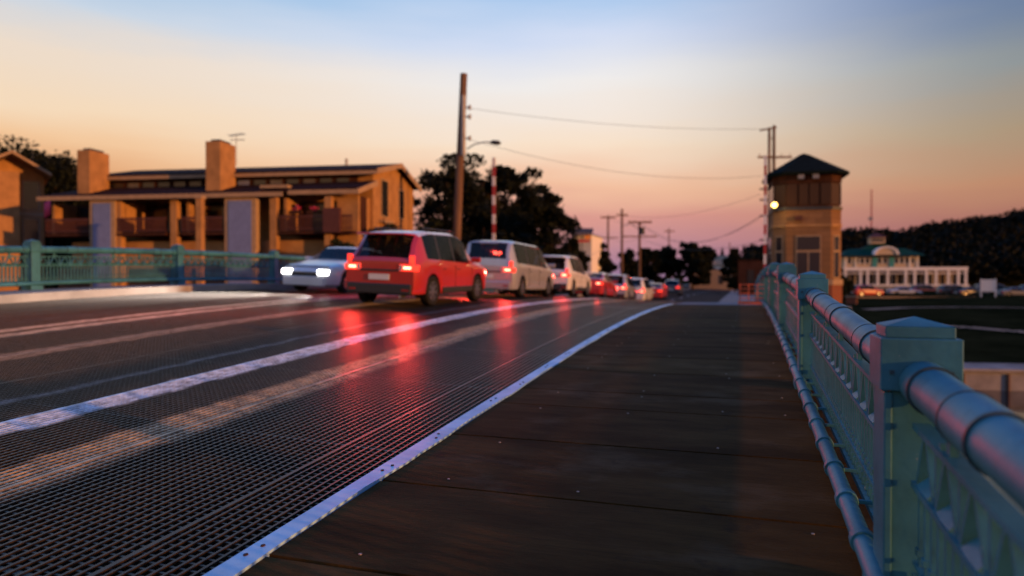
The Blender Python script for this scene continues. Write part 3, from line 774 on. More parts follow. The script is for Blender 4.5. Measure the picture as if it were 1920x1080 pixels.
tree(1570, 70, 478, 40, 'leafy bush beside the foot of the tower', 'leaf2', seed=61, name='shrub', low=0, cat='shrub', base=-1.1, dense=.5)
tree(1582, 92, 510, 34, 'small bush left of the bright red parked car', 'leaf2', seed=62, name='shrub', low=0, cat='shrub', base=-1.1, dense=.4)

# wooded hill behind the pavilion
def hill(px):
    pts = [(1400, 470), (1500, 455), (1570, 440), (1640, 436), (1690, 442), (1740, 428), (1800, 421), (1850, 412), (1900, 404), (1960, 396), (2100, 385), (2400, 380)]
    for (a, ya), (b_, yb) in zip(pts, pts[1:]):
        if px <= b_: return ya+(yb-ya)*(px-a)/(b_-a)
    return 380
mb = MB(); D0, D1, D2 = 165, 215, 330
pr = None
for px in range(1400, 2420, 20):
    t = (hill(px)+16)
    c = [(*at_px(px, D0), -.6), (*at_px(px, 185), zpx(525-(525-t)*.72, 185)), (*at_px(px, D1), zpx(t, D1)), (*at_px(px, D2), -1)]
    if pr:
        for q in range(3): mb.quad(pr[q], c[q], c[q+1], pr[q+1])
    pr = c
tag(mb.build('hills', M['grass']), kind='structure')
rnd = random.Random(5); mb = MB()
for c in range(2600):
    px = rnd.uniform(1405, 2380); d = rnd.uniform(160, 218); f = min(1, (d-158)/40)
    yt = hill(px)
    yb = 525-(525-yt)*(.25+.75*f)
    zc = zpx(yb+rnd.uniform(2, 26), d); X, Y = at_px(px, d); cr = rnd.uniform(2.0, 4.2)
    for _ in range(42):
        a = Vector((rnd.gauss(0, 1), rnd.gauss(0, 1), rnd.gauss(0, 1))).normalized()*cr*rnd.random()**.35
        p = Vector((X, Y, zc))+Vector((a.x, a.y, a.z*.7)); n = Vector((rnd.gauss(0, 1), rnd.gauss(0, 1), rnd.gauss(0, 1))).normalized()
        u = n.orthogonal().normalized()*rnd.uniform(.35, .8); v = n.cross(u).normalized()*rnd.uniform(.25, .55)
        mb.quad(p-u, p+v, p+u, p-v)
tag(mb.build('woodland', M['leaf3'], fix=False), 'dark wooded hillside rising behind the pavilion and parking lot', 'wood', kind='stuff')

# ------------------------------------------------------------------ apartments on the left
def zz(y, d=44): return zpx(y, d)
bx_, by_ = at_px(700, 44)
apt = thing('apartment_building', 'long ochre apartment building with brown roofs, two chimneys and dark porches', 'building', (bx_, by_, 0), R(9.8))
LN = 20.2                     # local: x from -LN (left) to 0 (right end), y>0 away from the river
def abox(name, m, a, b_, parent=apt, bevel=0):
    mb = MB(); mb.box(a, b_); return mb.build(name, m, parent, bevel=bevel)
DE = 8.7
abox('ground_floor_wall', M['stucco'], (-LN+.6, -1.9, -1.2), (-.25, 0, 3.9))
main = abox('wall', M['stucco'], (-LN+1.0, .001, -1.2), (0, DE, 8.42))
# gable end wall above the eave
mb = MB()
def gable(x0, x1, y0, y1, z0, zr):
    ym = y0+(y1-y0)*.5
    mb.hexa  # noqa
    v = [(x0, y0, z0), (x0, y1, z0), (x0, ym, zr), (x1, y0, z0), (x1, y1, z0), (x1, ym, zr)]
    i = len(mb.v); mb.v += v
    for f in ((0, 2, 1), (3, 4, 5), (0, 1, 4, 3), (1, 2, 5, 4), (2, 0, 3, 5)): mb.f.append(tuple(i+k for k in f)); mb.mi.append(0)
gable(-LN+1.0, -.002, .01, DE-.01, 8.42, 9.25)
mb.build('gable_wall', M['stucco'], apt)
def slab(pts, th, name, m, parent):
    mb = MB(); mb.hexa([(p[0], p[1], p[2]-th) for p in pts]+list(pts)); return mb.build(name, m, parent)
ym = DE/2
rf = slab([(-LN+.5, -.55, 8.42), (.45, -.55, 8.42), (.45, ym, 9.52), (-LN+.5, ym, 9.52)], .12, 'roof', M['roof'], apt)
slab([(-LN+.5, ym+.002, 9.52), (.45, ym+.002, 9.52), (.45, DE+.5, 8.42), (-LN+.5, DE+.5, 8.42)], .12, 'roof', M['roof'], apt)
abox('fascia', M['trim'], (-LN+.5, -.60, 8.08), (.46, -.552, 8.30), apt)
for s in (0, 1):
    a, b_ = ((-.56, 8.42), (ym, 9.52)) if s == 0 else ((ym+.002, 9.52), (DE+.5, 8.42))
    mb = MB(); mb.hexa([(.452, a[0], a[1]-.32), (.52, a[0], a[1]-.32), (.52, b_[0], b_[1]-.32), (.452, b_[0], b_[1]-.32), (.452, a[0], a[1]+.02), (.52, a[0], a[1]+.02), (.52, b_[0], b_[1]+.02), (.452, b_[0], b_[1]+.02)])
    mb.build('barge_board', M['trim'], apt)
# clerestory windows band
wl = abox('clerestory_wall', M['dkwood'], (-LN+1.8, -.06, 7.1), (-1.0, -.004, 8.07))
nwin = 15
for k in range(nwin):
    x0 = -LN+2.0+k*(LN-3.3)/nwin
    f = abox('window_frame', M['dkwood'], (x0, -.10, 7.2), (x0+.95, -.062, 8.0))
    abox('window_pane', M['blue'] if k in (8,) else M['winwarm'] if k in (1, 6, 7, 10, 12) else M['win'], (x0+.08, -.12, 7.28), (x0+.87, -.101, 7.92), f)
# lower porch roof (sheds) and fascia
PF = -2.9
slab([(-LN-1.0, PF, 6.78), (-6.3, PF, 6.78), (-5.3, -.13, 7.62), (-LN+.4, -.13, 7.62)], .14, 'porch_roof', M['roof'], apt)
slab([(-6.2, PF+.5, 6.92), (-.1, PF+.5, 7.02), (.3, -.13, 7.72), (-5.2, -.13, 7.66)], .14, 'porch_roof', M['roof'], apt)
abox('porch_fascia', M['trim'], (-LN-1.0, PF-.06, 6.50), (-4.6, PF-.005, 6.76))
mb = MB(); mb.hexa([(-4.6, PF-.06, 6.50), (-4.55, PF-.06, 6.50), (-.1, PF+.45, 6.72), (-.15, PF+.45, 6.72), (-4.6, PF-.06, 6.76), (-4.55, PF-.06, 6.76), (-.1, PF+.45, 6.98), (-.15, PF+.45, 6.98)]); 
mb = MB(); mb.box((-4.5, PF+.44, 6.64), (-.1, PF+.49, 6.9)); mb.build('porch_fascia', M['trim'], apt)
mb = MB(); mb.hexa([(-.1, PF+.44, 6.62), (-.02, PF+.44, 6.62), (.38, -.13, 7.40), (.3, -.13, 7.40), (-.1, PF+.44, 6.92), (-.02, PF+.44, 6.92), (.38, -.13, 7.74), (.3, -.13, 7.74)]); mb.build('barge_board', M['trim'], apt)
# skylight strip
mb = MB(); mb.box((-6.5, -2.1, 7.12), (-4.7, -1.5, 7.30)); mb.build('skylight', M['trim'], apt)
# porch piers, blue shutters
def px2x(px): return (px-700)/F*45.3*1.01
for (a, b_, m) in ((200, 243, 'blue'), (462, 513, 'blue')):
    xa, xb = px2x(a), px2x(b_)
    pier = abox('pier', M['trim'], (xa-.12, PF+.15, -1.2), (xb+.12, PF+.6, 6.49))
    sh = abox('shutter', M[m], (xa+.14, PF+.10, 1.0), (xb-.14, PF+.147, 6.3), pier)
for px in (243, 352, 540, 640):
    xa = px2x(px); abox('pier', M['stucco'], (xa, PF+.3, -1.2), (xa+.42, PF+.72, 6.48))
# balcony slabs, railings, back walls with doors
segs = ((105, 195), (250, 345), (375, 458), (560, 690))
for i, (a, b_) in enumerate(segs):
    xa, xb = px2x(a), px2x(b_)
    abox('balcony_floor', M['dkwood'], (xa, PF+.2, 4.25), (xb, -.07, 4.42))
    mb = MB(); mb.box((xa, PF+.22, 5.25), (xb, PF+.30, 5.37)); mb.box((xa, PF+.22, 4.5), (xb, PF+.3, 4.58)); x = xa
    while x < xb: mb.box((x, PF+.24, 4.58), (x+.05, PF+.28, 5.25)); x += .14
    mb.build('balcony_railing', M['redwood'], apt)
    dr = abox('patio_door', M['dkwood'], (xa+.2, -.25, 4.43), (xb-.25, -.07, 6.46))
    abox('door_glass', M['win'], (xa+.45, -.27, 4.6), ((xa+xb)/2, -.252, 6.3), dr)
    abox('door_glass', M['winwarm'], ((xa+xb)/2+.1, -.27, 4.6), (xb-.5, -.252, 6.3), dr)
    abox('side_partition', M['stucco'], (xa-.02, PF+.8, 4.43), (xa+.16, -.27, 6.48))
    abox('ground_opening', M['win'], (xa+.3, -1.97, -.6), (xb-.3, -1.91, 2.2))
abox('planter_wall', M['redwood'], (px2x(642), PF-.1, 4.3), (px2x(672), PF+.19, 5.75))
fl = thing('flower_boxes', 'row of bright pink flowers along the rightmost apartment balcony', 'flowers', (0, 0, 0))
for k, px in enumerate((555, 588, 615)):
    X, Y = at_px(px, 41.9); z = zpx(391, 41.9)
    leaf_mesh('c', .42, .2, .16, 10, 22, .06, None, 0, 70+k).build('blossom', M['pink'], fl, fix=False).location = (X, Y, z)
    mb = MB(); mb.box((-.4, -.12, -.32), (.4, .12, -.14)); b_ = mb.build('box', M['dkwood'], fl); b_.location = (X, Y, z); b_.rotation_euler = (0, 0, R(9.8))
# gable end windows
for (y0, y1, z0, z1) in ((1.5, 2.7, 5.7, 8.0), (5.2, 6.2, 5.9, 7.8), (1.0, 2.2, 1.2, 4.0), (4.9, 6.1, 1.2, 3.8)):
    f = abox('window_frame', M['trim'], (.002, y0-.12, z0-.12), (.05, y1+.12, z1+.12)); abox('window_pane', M['win'], (.051, y0, z0), (.06, y1, z1), f)
abox('window_ledge', M['trim'], (.002, 1.0, 5.2), (.35, 3.1, 5.42)); abox('side_door', M['dkwood'], (-.24, -1.6, 4.4), (-.2, -.6, 6.6))
abox('porch_end_wall', M['stucco'], (-1.6, -1.9, 3.91), (-.25, -.004, 6.6))
abox('porch_end_window', M['win'], (-.249, -1.55, 4.4), (-.22, -.75, 6.5))
# chimneys
for (a, b_, yt) in ((156, 182, 273), (411, 440, 264)):
    xa, xb = px2x(a), px2x(b_); zt = zz(yt, 43.2)
    ch = abox('chimney', M['stucco'], (xa, -2.1, 6.9), (xb, -.35, zt), apt, .03)
    abox('chimney_cap', M['steel'], (xa+.2, -1.8, zt), (xb-.2, -.6, zt+.16), ch)
for px in (357, 603): 
    mb = MB(); xa = px2x(px); mb.tube([(xa, ym-.3, 9.3), (xa, ym-.3, 9.9)], .09, 10); mb.build('roof_vent', M['galv'], apt)
mb = MB(); xa = px2x(432); mb.tube([(xa, .2, 9), (xa, .2, 11.0)], .025, 6); mb.tube([(xa-.5, .2, 10.9), (xa+.6, .2, 11.0)], .03, 6); mb.tube([(xa-.3, .0, 10.6), (xa+.5, .4, 10.65)], .03, 6)
for k in range(5): mb.tube([(xa-.4+k*.22, -.15, 10.92+.02*k), (xa-.4+k*.22, .55, 10.92+.02*k)], .015, 5)
mb.build('antenna', M['galv'], apt)
# stone gate pillar in front
X, Y = at_px(376, 38)
pl = thing('lamp_pillar', 'slim terracotta pillar standing before the apartment porches', 'pillar', (X, Y, -1), R(10))
mb = MB(); mb.box((-.17, -.17, -.2), (.17, .17, 6.9)); mb.build('shaft', M['stucco'], pl, bevel=.02)
mb = MB(); mb.box((-.22, -.22, 6.9), (.22, .22, 7.05)); mb.build('cap', M['trim'], pl)
# second building at the far left
X, Y = at_px(84, 50)
b2 = thing('apartment_building', 'ochre gabled building cut by the left edge of the view', 'building', (X, Y, 0), R(56))
def bbox(n, m, a, b_, p=None): mb = MB(); mb.box(a, b_); return mb.build(n, m, p or b2)
bbox('wall', M['stucco'], (-4.0, 0, -1.2), (0, 9, 8.9)); bbox('projecting_bay', M['stucco'], (-3.0, -1.3, -1.2), (-1.5, -.003, 8.9))
mb = MB(); i = 0; v = [(-4.0, .01, 8.9), (0, .01, 8.9), (-1.9, .01, 10.1), (-4.0, 8.99, 8.9), (0, 8.99, 8.9), (-1.9, 8.99, 10.1)]; mb.v = v; mb.f = [(0, 1, 2), (3, 5, 4), (0, 3, 4, 1), (1, 4, 5, 2), (2, 5, 3, 0)]; mb.mi = [0]*5; mb.build('gable_wall', M['stucco'], b2)
for (a, b_) in (((-4.6, 8.75), (-1.9, 10.32)), ((-1.9, 10.32), (.35, 8.95))):
    mb = MB(); e = .01 if a[0] > -2 else 0
    mb.hexa([(a[0]+e, -1.6, a[1]-.18), (b_[0], -1.6, b_[1]-.18), (b_[0], 9.4, b_[1]-.18), (a[0]+e, 9.4, a[1]-.18), (a[0]+e, -1.6, a[1]), (b_[0], -1.6, b_[1]), (b_[0], 9.4, b_[1]), (a[0]+e, 9.4, a[1])]); mb.build('roof', M['trim'], b2)
for (x0, x1, z0, z1) in ((-1.2, -.35, 6.5, 8.4), (-1.2, -.35, 2.8, 5.8), (-3.9, -3.2, 6.6, 8.6), (-3.9, -3.2, 2.9, 5.8)):
    f = bbox('window_frame', M['trim'], (x0-.1, -.06, z0-.1), (x1+.1, -.003, z1+.1)); bbox('window_pane', M['win'], (x0, -.08, z0), (x1, -.061, z1), f)
bbox('floor_band', M['trim'], (-4.02, -.05, 6.0), (.02, -.005, 6.3))
# flag
X, Y = at_px(97, 47)
fg = thing('flag', 'small red flag hanging between the two apartment buildings', 'flag', (X, Y, 0))
mb = MB(); mb.tube([(0, 0, -1), (0, 0, 7.2)], .035, 8); mb.build('flagpole', M['dkwood'], fg)
mb = MB()
for k in range(6):
    a, b_ = -k*.11, -(k+1)*.11; o_ = lambda q: .06*math.sin(q*9)
    mb.hexa([(a, o_(a), 5.9-k*.04), (b_, o_(b_), 5.85-k*.04), (b_, o_(b_)+.01, 5.85-k*.04), (a, o_(a)+.01, 5.9-k*.04), (a, o_(a), 7.0-k*.05), (b_, o_(b_), 6.95-k*.05), (b_, o_(b_)+.01, 6.95-k*.05), (a, o_(a)+.01, 7.0-k*.05)])
mb.build('cloth', M['pink'], fg, smooth=True)

# ------------------------------------------------------------------ control tower
tx, ty = at_px(1506, 42.5); tz = -.55
tw = thing('bridge_tower', 'octagonal stone bridge tender tower with dark pyramid roof and glazed lookout', 'tower', (tx, ty, tz), R(4))
def octo(a, c, z0, z1): # half size a, chamfer c
    return [(-a+c, -a), (a-c, -a), (a, -a+c), (a, a-c), (a-c, a), (-a+c, a), (-a, a-c), (-a, -a+c)]
def opr(name, m, a, c, z0, z1, p=tw, bevel=0):
    mb = MB(); mb.prism(octo(a, c, 0, 0), z0, z1); return mb.build(name, m, p, bevel=bevel)
Z = lambda y: zpx(y, 42)-tz
A_ = 1.88; CH = .66
opr('base', M['towerbrick'], A_+.06, CH, -.5, Z(534))
opr('base_course', M['trim'], A_+.1, CH, Z(534)+.001, Z(524))
opr('shaft', M['towerstone'], A_, CH, Z(524)+.002, Z(397))
opr('string_course', M['stone'], A_+.05, CH, Z(428), Z(424))
opr('lookout', M['dkwood'], A_-.06, CH, Z(397)+.002, Z(340))
opr('sill', M['steel'], A_+.06, CH, Z(397)-.02, Z(392))
opr('eave_beam', M['dkwood'], A_+.02, CH, Z(348), Z(334))
# roof
mb = MB(); a = A_+.38; pts = octo(a, CH+.1, 0, 0); z0, z1 = Z(334), Z(289)
i = 0
mb.v = [(p[0], p[1], z0) for p in pts]+[(p[0], p[1], z0+.16) for p in pts]+[(p[0]*.12, p[1]*.12, z1) for p in pts]+[(0, 0, z1+.12)]
for k in range(8):
    q = (k+1) % 8; mb.f += [(k, q, 8+q, 8+k), (8+k, 8+q, 16+q, 16+k), (16+k, 16+q, 24)]; mb.mi += [0]*3
mb.f.append(tuple(range(7, -1, -1))); mb.mi.append(0)
mb.build('roof', M['dkgreen'], tw)
# lookout glazing
wg = mat('lookout_glass', (.045, .022, .012), .2, spec=.3)
for s in range(4):
    Mx = Matrix.Rotation(s*math.pi/2, 4, 'Z')
    for x0, x1 in ((-1.2, -.62), (-.52, -.02), (.06, .56), (.66, 1.22)):
        mb = MB(); mb.box((x0, -A_-.0, Z(388)), (x1, -A_+.03, Z(350)), Mx); mb.build('lookout_window', wg, tw)
    Mx = Matrix.Rotation(s*math.pi/2+math.pi/4, 4, 'Z'); rr_ = (A_-.06)*math.sqrt(2)-CH/math.sqrt(2)
    mb = MB(); mb.box((-.38, -rr_-.03, Z(388)), (.38, -rr_+.0, Z(350)), Mx); mb.build('lookout_window', wg, tw)
# shaft windows
def twin(x0, x1, y0, y1, Mx, mull=True, rr_=A_):
    mb = MB(); mb.box((x0-.07, -rr_-.045, y0-.07), (x1+.07, -rr_-.003, y1+.07), Mx); f = mb.build('window_frame', M['trim'], tw)
    zt = y0+(y1-y0)*.64
    for (a, b_) in ((y0, zt-.06), (zt+.06, y1)):
        spans = [(x0, (x0+x1)/2-.05), ((x0+x1)/2+.05, x1)] if (mull and a == y0) else [(x0, x1)]
        for (p, q) in spans:
            mb = MB(); mb.box((p, -rr_-.06, a), (q, -rr_-.046, b_), Mx); mb.build('pane', M['win'], f)
for s in range(4):
    Mx = Matrix.Rotation(s*math.pi/2, 4, 'Z')
    twin(-.62, .62, Z(520), Z(446), Mx)
    Mx = Matrix.Rotation(s*math.pi/2+math.pi/4, 4, 'Z'); rr_ = A_*math.sqrt(2)-CH/math.sqrt(2)
    twin(-.2, .2, Z(520), Z(446), Mx, False, rr_)
for x in (-.45, .35):
    mb = MB(); mb.box((x-.16, -A_-.3, Z(342)), (x+.16, -A_-.05, Z(333))); mb.build('flood_light', M['galv'], tw)
mb = MB(); mb.box((-.75, -A_-.14, Z(416)), (-.35, -A_-.002, Z(408))); mb.build('sign_plate', M['redwood'], tw)
# wall lamp
mb = MB(); mb.tube([(-A_+.2, -A_+.2, Z(398)), (-A_-.05, -A_-.25, Z(396)), (-A_-.05, -A_-.45, Z(393))], .03, 8); lm = mb.build('lamp_arm', M['steel'], tw)
mb = MB()
for k in range(8):
    for j in range(12):
        a0, a1 = math.pi*k/8, math.pi*(k+1)/8; b0, b1 = 2*math.pi*j/12, 2*math.pi*(j+1)/12
        g = lambda a, b: (-A_-.05+.17*math.sin(a)*math.cos(b), -A_-.5+.17*math.sin(a)*math.sin(b), Z(389)+.16*math.cos(a))
        mb.quad(g(a0, b0), g(a1, b0), g(a1, b1), g(a0, b1))
mb.build('lamp_globe', M['lamp'], tw, smooth=True)
ld = bpy.data.lights.new('tower_lamp_light', 'POINT'); ld.energy = 60; ld.color = (1, .62, .25); ld.shadow_soft_size = .2
lo = bpy.data.objects.new('tower_lamp_light', ld); C.objects.link(lo); lo.parent = tw; lo.location = (-A_-.1, -A_-.85, Z(391))

# ------------------------------------------------------------------ barriers, poles, wires
def gate(px, d, ytop, label, base, rad, tilt=0):
    X, Y = at_px(px, d); g = thing('barrier_gate', label, 'barrier gate', (X, Y, base))
    hh = zpx(ytop, d)-base
    mb = MB(); mb.box((-.3, -.3, 0), (.3, .3, 1.25)); mb.build('housing', M['galv'], g, bevel=.03)
    mb = MB(); n = 14; z0 = 1.0
    for k in range(n):
        mb.cm = k % 2; a, b_ = z0+(hh-z0)*k/n, z0+(hh-z0)*(k+1)/n
        mb.box((-rad+tilt*a, -.04, a), (rad+tilt*a, .04, b_))
    mb.build('arm', [M['red'], M['white']], g)
    mb = MB(); mb.box((-.5, -.06, .9), (-.12, .1, 1.5)); mb.build('counterweight', M['steel'], g)
    return g
gate(926, 47.5, 296, 'raised red and white striped barrier arm in front of the dark trees', -.2, .11)
gate(1434, 40, 292, 'raised red barrier arm close to the left side of the tower', -.3, .07)
def pole(px, d, ytop, label, base=-1.0, r=.22, arms=(), lean=0, m='polewood', tipr=.8):
    X, Y = at_px(px, d); p = thing('utility_pole', label, 'utility pole', (X, Y, base), TH)
    hh = zpx(ytop, d)-base
    mb = MB(); mb.tube([(-lean*hh, 0, -.3), (0, 0, hh)], [r, r*tipr], 14); mb.build('shaft', M[m], p, smooth='auto')
    for (ya, w, th) in arms:
        za = zpx(ya, d)-base; mb = MB(); mb.box((-w/2, -.1-r, za-th), (w/2, -r, za+th)); ar = mb.build('crossarm', M[m], p)
        for q in (-.45, -.2, .2, .45):
            mb = MB(); mb.tube([(q*w, -.05-r, za+th), (q*w, -.05-r, za+th+.22)], .045, 8); mb.build('insulator', M['galv'], ar)
    return p, X, Y
p1, X, Y = pole(870, 47, 140, 'tall thick wooden utility pole in front of the dark trees', r=.30, lean=.045)
dP = 47; zb_ = lambda y: zpx(y, dP)+1.0
for y, s in ((205, 1), (222, 1), (262, 1)):
    mb = MB(); mb.tube([(0, -.3, zb_(y)), (.42, -.35, zb_(y))], .06, 8); mb.tube([(.42, -.35, zb_(y)-.15), (.42, -.35, zb_(y)+.15)], .09, 8); mb.build('insulator', M['galv'], p1)
mb = MB(); mb.tube([(-.02, -.33, 10.8), (-.02, -.33, 14.8)], [.16, .16], 10); mb.build('conduit', M['galv'], p1, smooth='auto')
# street lamp arm on the pole
mb = MB(); za = zb_(276); mb.tube([(.2, 0, za-.15), (.7, -.1, za+.15), (1.4, -.2, za+.28), (1.9, -.3, za+.25)], .045, 8); am = mb.build('lamp_arm', M['galv'], p1, smooth=True)
mb = MB(); mb.tube([(1.75, -.28, za+.22), (1.95, -.32, za+.24), (2.3, -.36, za+.2), (2.5, -.4, za+.16)], [.06, .15, .17, .05], 10); mb.build('lamp_head', M['steel'], am, smooth=True)
p2, X2, Y2 = pole(1450, 62, 236, 'tall double utility pole rising behind the tower', r=.16, arms=((296, 3.0, .08),))
mb = MB(); mb.tube([(-.42, 0, -.3), (-.42, 0, zpx(240, 62)+1)], [.15, .12], 10); mb.tube([(-1.3, -.1, zpx(246, 62)+1), (.2, -.1, zpx(240, 62)+1)], .07, 8)
for y in range(260, 480, 34): mb.tube([(-.42, 0, zpx(y, 62)+1), (0, 0, zpx(y, 62)+1)], .05, 6)
mb.build('second_shaft', M['polewood'], p2)
mb = MB()
for y in (355, 375, 405, 450): mb.tube([(-.42, -.05, zpx(y, 62)+1), (-1.25, -.05, zpx(y, 62)+1)], .08, 8)
mb.build('insulator', M['steel'], p2)
pole(1140, 120, 404, 'thin distant pole, first left of the tall one', r=.2, arms=((408, 2.6, .12), (446, 3.5, .08)))
pole(1166, 100, 392, 'tall distant pole with short crossarm', r=.2, arms=((404, 1.6, .1),))
p3, _, _ = pole(1199, 95, 416, 'distant pole with crossarms and a transformer', r=.2, arms=((417, 3.2, .12), (444, 4.6, .08)))
mb = MB(); mb.tube([(.35, -.3, zpx(440, 95)+1), (.35, -.3, zpx(427, 95)+1)], .3, 12); mb.build('transformer', M['steel'], p3)
mb = MB(); zA = zpx(424, 95)+1; mb.tube([(-.1, 0, zA-.4), (-1.2, 0, zA+.3), (-2.2, 0, zA)], .06, 6); mb.build('lamp_arm', M['galv'], p3)
pole(1254, 150, 428, 'faint thin pole above the street trees', r=.16, arms=((434, 2.2, .1),))
pole(1368, 160, 455, 'faint pole left of the round tree near the shed', r=.14)
def wire(a, b_, sag, label, r=.012, n=24):
    A, B = Vector(a), Vector(b_); pts = []
    for k in range(n+1):
        t = k/n; p = A.lerp(B, t); p.z -= sag*4*t*(1-t); pts.append(tuple(p))
    base = A; mb = MB(); mb.tube([tuple(Vector(p)-base) for p in pts], r, 5); o = mb.build('power_line', M['wire']); o.location = base
    tag(o, label, 'power line', group='power lines strung above the street')
def W3(px, y, d): return (*at_px(px, d), zpx(y, d))
wire(W3(880, 204, 47), W3(1440, 242, 62), .5, 'upper wire from the tall pole to the pole behind the tower', .014)
wire(W3(880, 262, 47), W3(1430, 330, 62), 1.1, 'lower wire from the tall pole past the street to the tower', .014)
wire(W3(1199, 418, 95), W3(1425, 405, 62), 2.6, 'sagging wire from the transformer pole to the tower, upper', .022)
wire(W3(1205, 420, 95), W3(1425, 409, 62), 2.3, 'sagging wire from the transformer pole to the tower, lower', .018)
wire(W3(1199, 446, 95), W3(1425, 452, 62), 1.2, 'low wire crossing before the street trees', .018)
wire(W3(1166, 404, 100), W3(1425, 365, 62), 1.0, 'faint high wire from the tall distant pole', .014)
wire(W3(1140, 408, 120), W3(1199, 420, 95), .4, 'short wire between the two nearest distant poles', .02)
wire(W3(1140, 446, 120), W3(1199, 446, 95), .6, 'short lower wire between the distant poles', .02)
# radio mast on the right
X, Y = at_px(1633, 230); ms = thing('radio_mast', 'thin red lattice radio mast above the wooded hill', 'mast', (X, Y, 0))
mb = MB(); hh = zpx(356, 230)
for t in range(3): 
    c, s = .35*math.cos(t*2.094), .35*math.sin(t*2.094); mb.tube([(c, s, 0), (c*.5, s*.5, hh)], .07, 6)
for k in range(24):
    z = hh*k/24; q = .35*(1-.5*k/24)
    for t in range(3): mb.tube([(q*math.cos(t*2.094), q*math.sin(t*2.094), z), (q*math.cos(t*2.094+2.094), q*math.sin(t*2.094+2.094), z+hh/24)], .04, 4)
mb.build('lattice', M['red'], ms); mb = MB(); mb.box((-.8, -.4, hh*.68), (.4, .4, hh*.71)); mb.build('dish', M['galv'], ms)

# ------------------------------------------------------------------ green roofed pavilion
D = 132; hx, hy = at_px(1660, D); hz = -.1
pv = thing('pavilion', 'two storey cream pavilion with green hipped roof, cupola and white colonnade', 'building', (hx, hy, hz), R(5))
sc = D/F
def U(px): return (px-1660)*sc
def V(y): return zpx(y, D)-hz
def vb(n, m, a, b_, p=pv): mb = MB(); mb.box(a, b_); return mb.build(n, m, p)
def hip(name, m, x0, x1, y0, y1, z0, zr, rid, p=pv):
    mb = MB(); ym_ = (y0+y1)/2
    v = [(x0, y0, z0), (x1, y0, z0), (x1, y1, z0), (x0, y1, z0), (x0+rid, ym_, zr), (x1-rid, ym_, zr)]
    mb.v = v; mb.f = [(0, 1, 5, 4), (1, 2, 5), (2, 3, 4, 5), (3, 0, 4), (3, 2, 1, 0)]; mb.mi = [0]*5; return mb.build(name, m, p)
vb('lower_wall', M['dkwood'], (U(1575), .0, -.5), (U(1784), 9, V(507)))
vb('lower_roof', M['steel'], (U(1568), -2.4, V(505)), (U(1790), 9, V(503)))
vb('colonnade_beam', M['white'], (U(1566), -2.5, V(508)), (U(1789), -2.2, V(501.5)))
vb('balcony_floor', M['concrete'], (U(1560), -2.6, -.5), (U(1792), 0, V(534)))
vb('upper_wall', M['cream'], (U(1592), .6, V(503)+.01), (U(1717), 8, V(480)))
# colonnade columns
for px in (1568, 1586, 1612, 1624, 1641, 1658, 1688, 1703, 1722, 1738, 1758, 1774, 1786):
    vb('column', M['white'], (U(px)-.2, -2.45, V(534)), (U(px)+.2, -2.1, V(508)))
# lower windows and transom
vb('transom_beam', M['white'], (U(1566), -2.4, V(513.5)), (U(1787), -2.2, V(512)))
for k in range(20):
    x0 = U(1578)+k*(U(1782)-U(1578))/20; f = vb('window_frame', M['cream'] if k % 3 else M['white'], (x0, -.06, .2), (x0+.92, -.003, V(511))); vb('pane', M['win'], (x0+.12, -.08, .3), (x0+.8, -.061, V(514)), f)
vb('white_base', M['white'], (U(1622), -2.66, V(536)), (U(1790), -2.61, V(533)))
# upper windows, pilasters, shutters
for k, px in enumerate((1600, 1613, 1622, 1631, 1652, 1662, 1681, 1690, 1699, 1708)):
    f = vb('window_frame', M['white'], (U(px)-.5, .53, V(495)), (U(px)+.38, .598, V(482))); vb('pane', M['win'], (U(px)-.36, .50, V(494)), (U(px)+.24, .529, V(483)), f)
for px in (1592, 1610, 1703, 1716): vb('pilaster', M['white'], (U(px)-.18, .45, V(503)+.02), (U(px)+.18, .596, V(480)))
for px in (1643, 1672): vb('shutter', M['turq'], (U(px)-.42, .44, V(501)), (U(px)+.42, .52, V(482)))
hip('roof', M['green'], U(1582), U(1728), -.6, 9.2, V(479.5), V(464), 2.5)
hip('roof', M['green'], U(1610), U(1705), 1.2, 7.6, V(474), V(453), 4.2)
# arched dormer
mb = MB(); n = 14; ro, ri = 2.15, 1.75; c = (U(1660), V(478))
for k in range(n):
    a0, a1 = math.pi*k/n, math.pi*(k+1)/n; g = lambda r_, a, y: (c[0]+r_*math.cos(a), y, c[1]+r_*math.sin(a)*.75)
    mb.hexa([g(ri, a0, -.9), g(ro, a0, -.9), g(ro, a0, 1.2), g(ri, a0, 1.2), g(ri, a1, -.9), g(ro, a1, -.9), g(ro, a1, 1.2), g(ri, a1, 1.2)])
dm = mb.build('arched_dormer', M['white'], pv)
mb = MB(); mb.prism([(ri*math.cos(math.pi*k/n), ri*math.sin(math.pi*k/n)*.75) for k in range(n+1)], 0, .4, Matrix.Translation((c[0], -.3, c[1])) @ Matrix.Rotation(R(90), 4, 'X')); mb.build('dormer_panel', M['cream'], dm)
cu = vb('cupola', M['cream'], (U(1655)-1.25, 3.2, V(455)), (U(1655)+1.25, 5.6, V(443)))
for k in range(4): vb('cupola_window', M['win'], (U(1655)-1.05+k*.55, 3.15, V(452)), (U(1655)-.7+k*.55, 3.198, V(445)), cu)
hip('cupola_roof', M['redwood'], U(1655)-1.6, U(1655)+1.6, 2.9, 5.9, V(443), V(434), 1.4, cu)

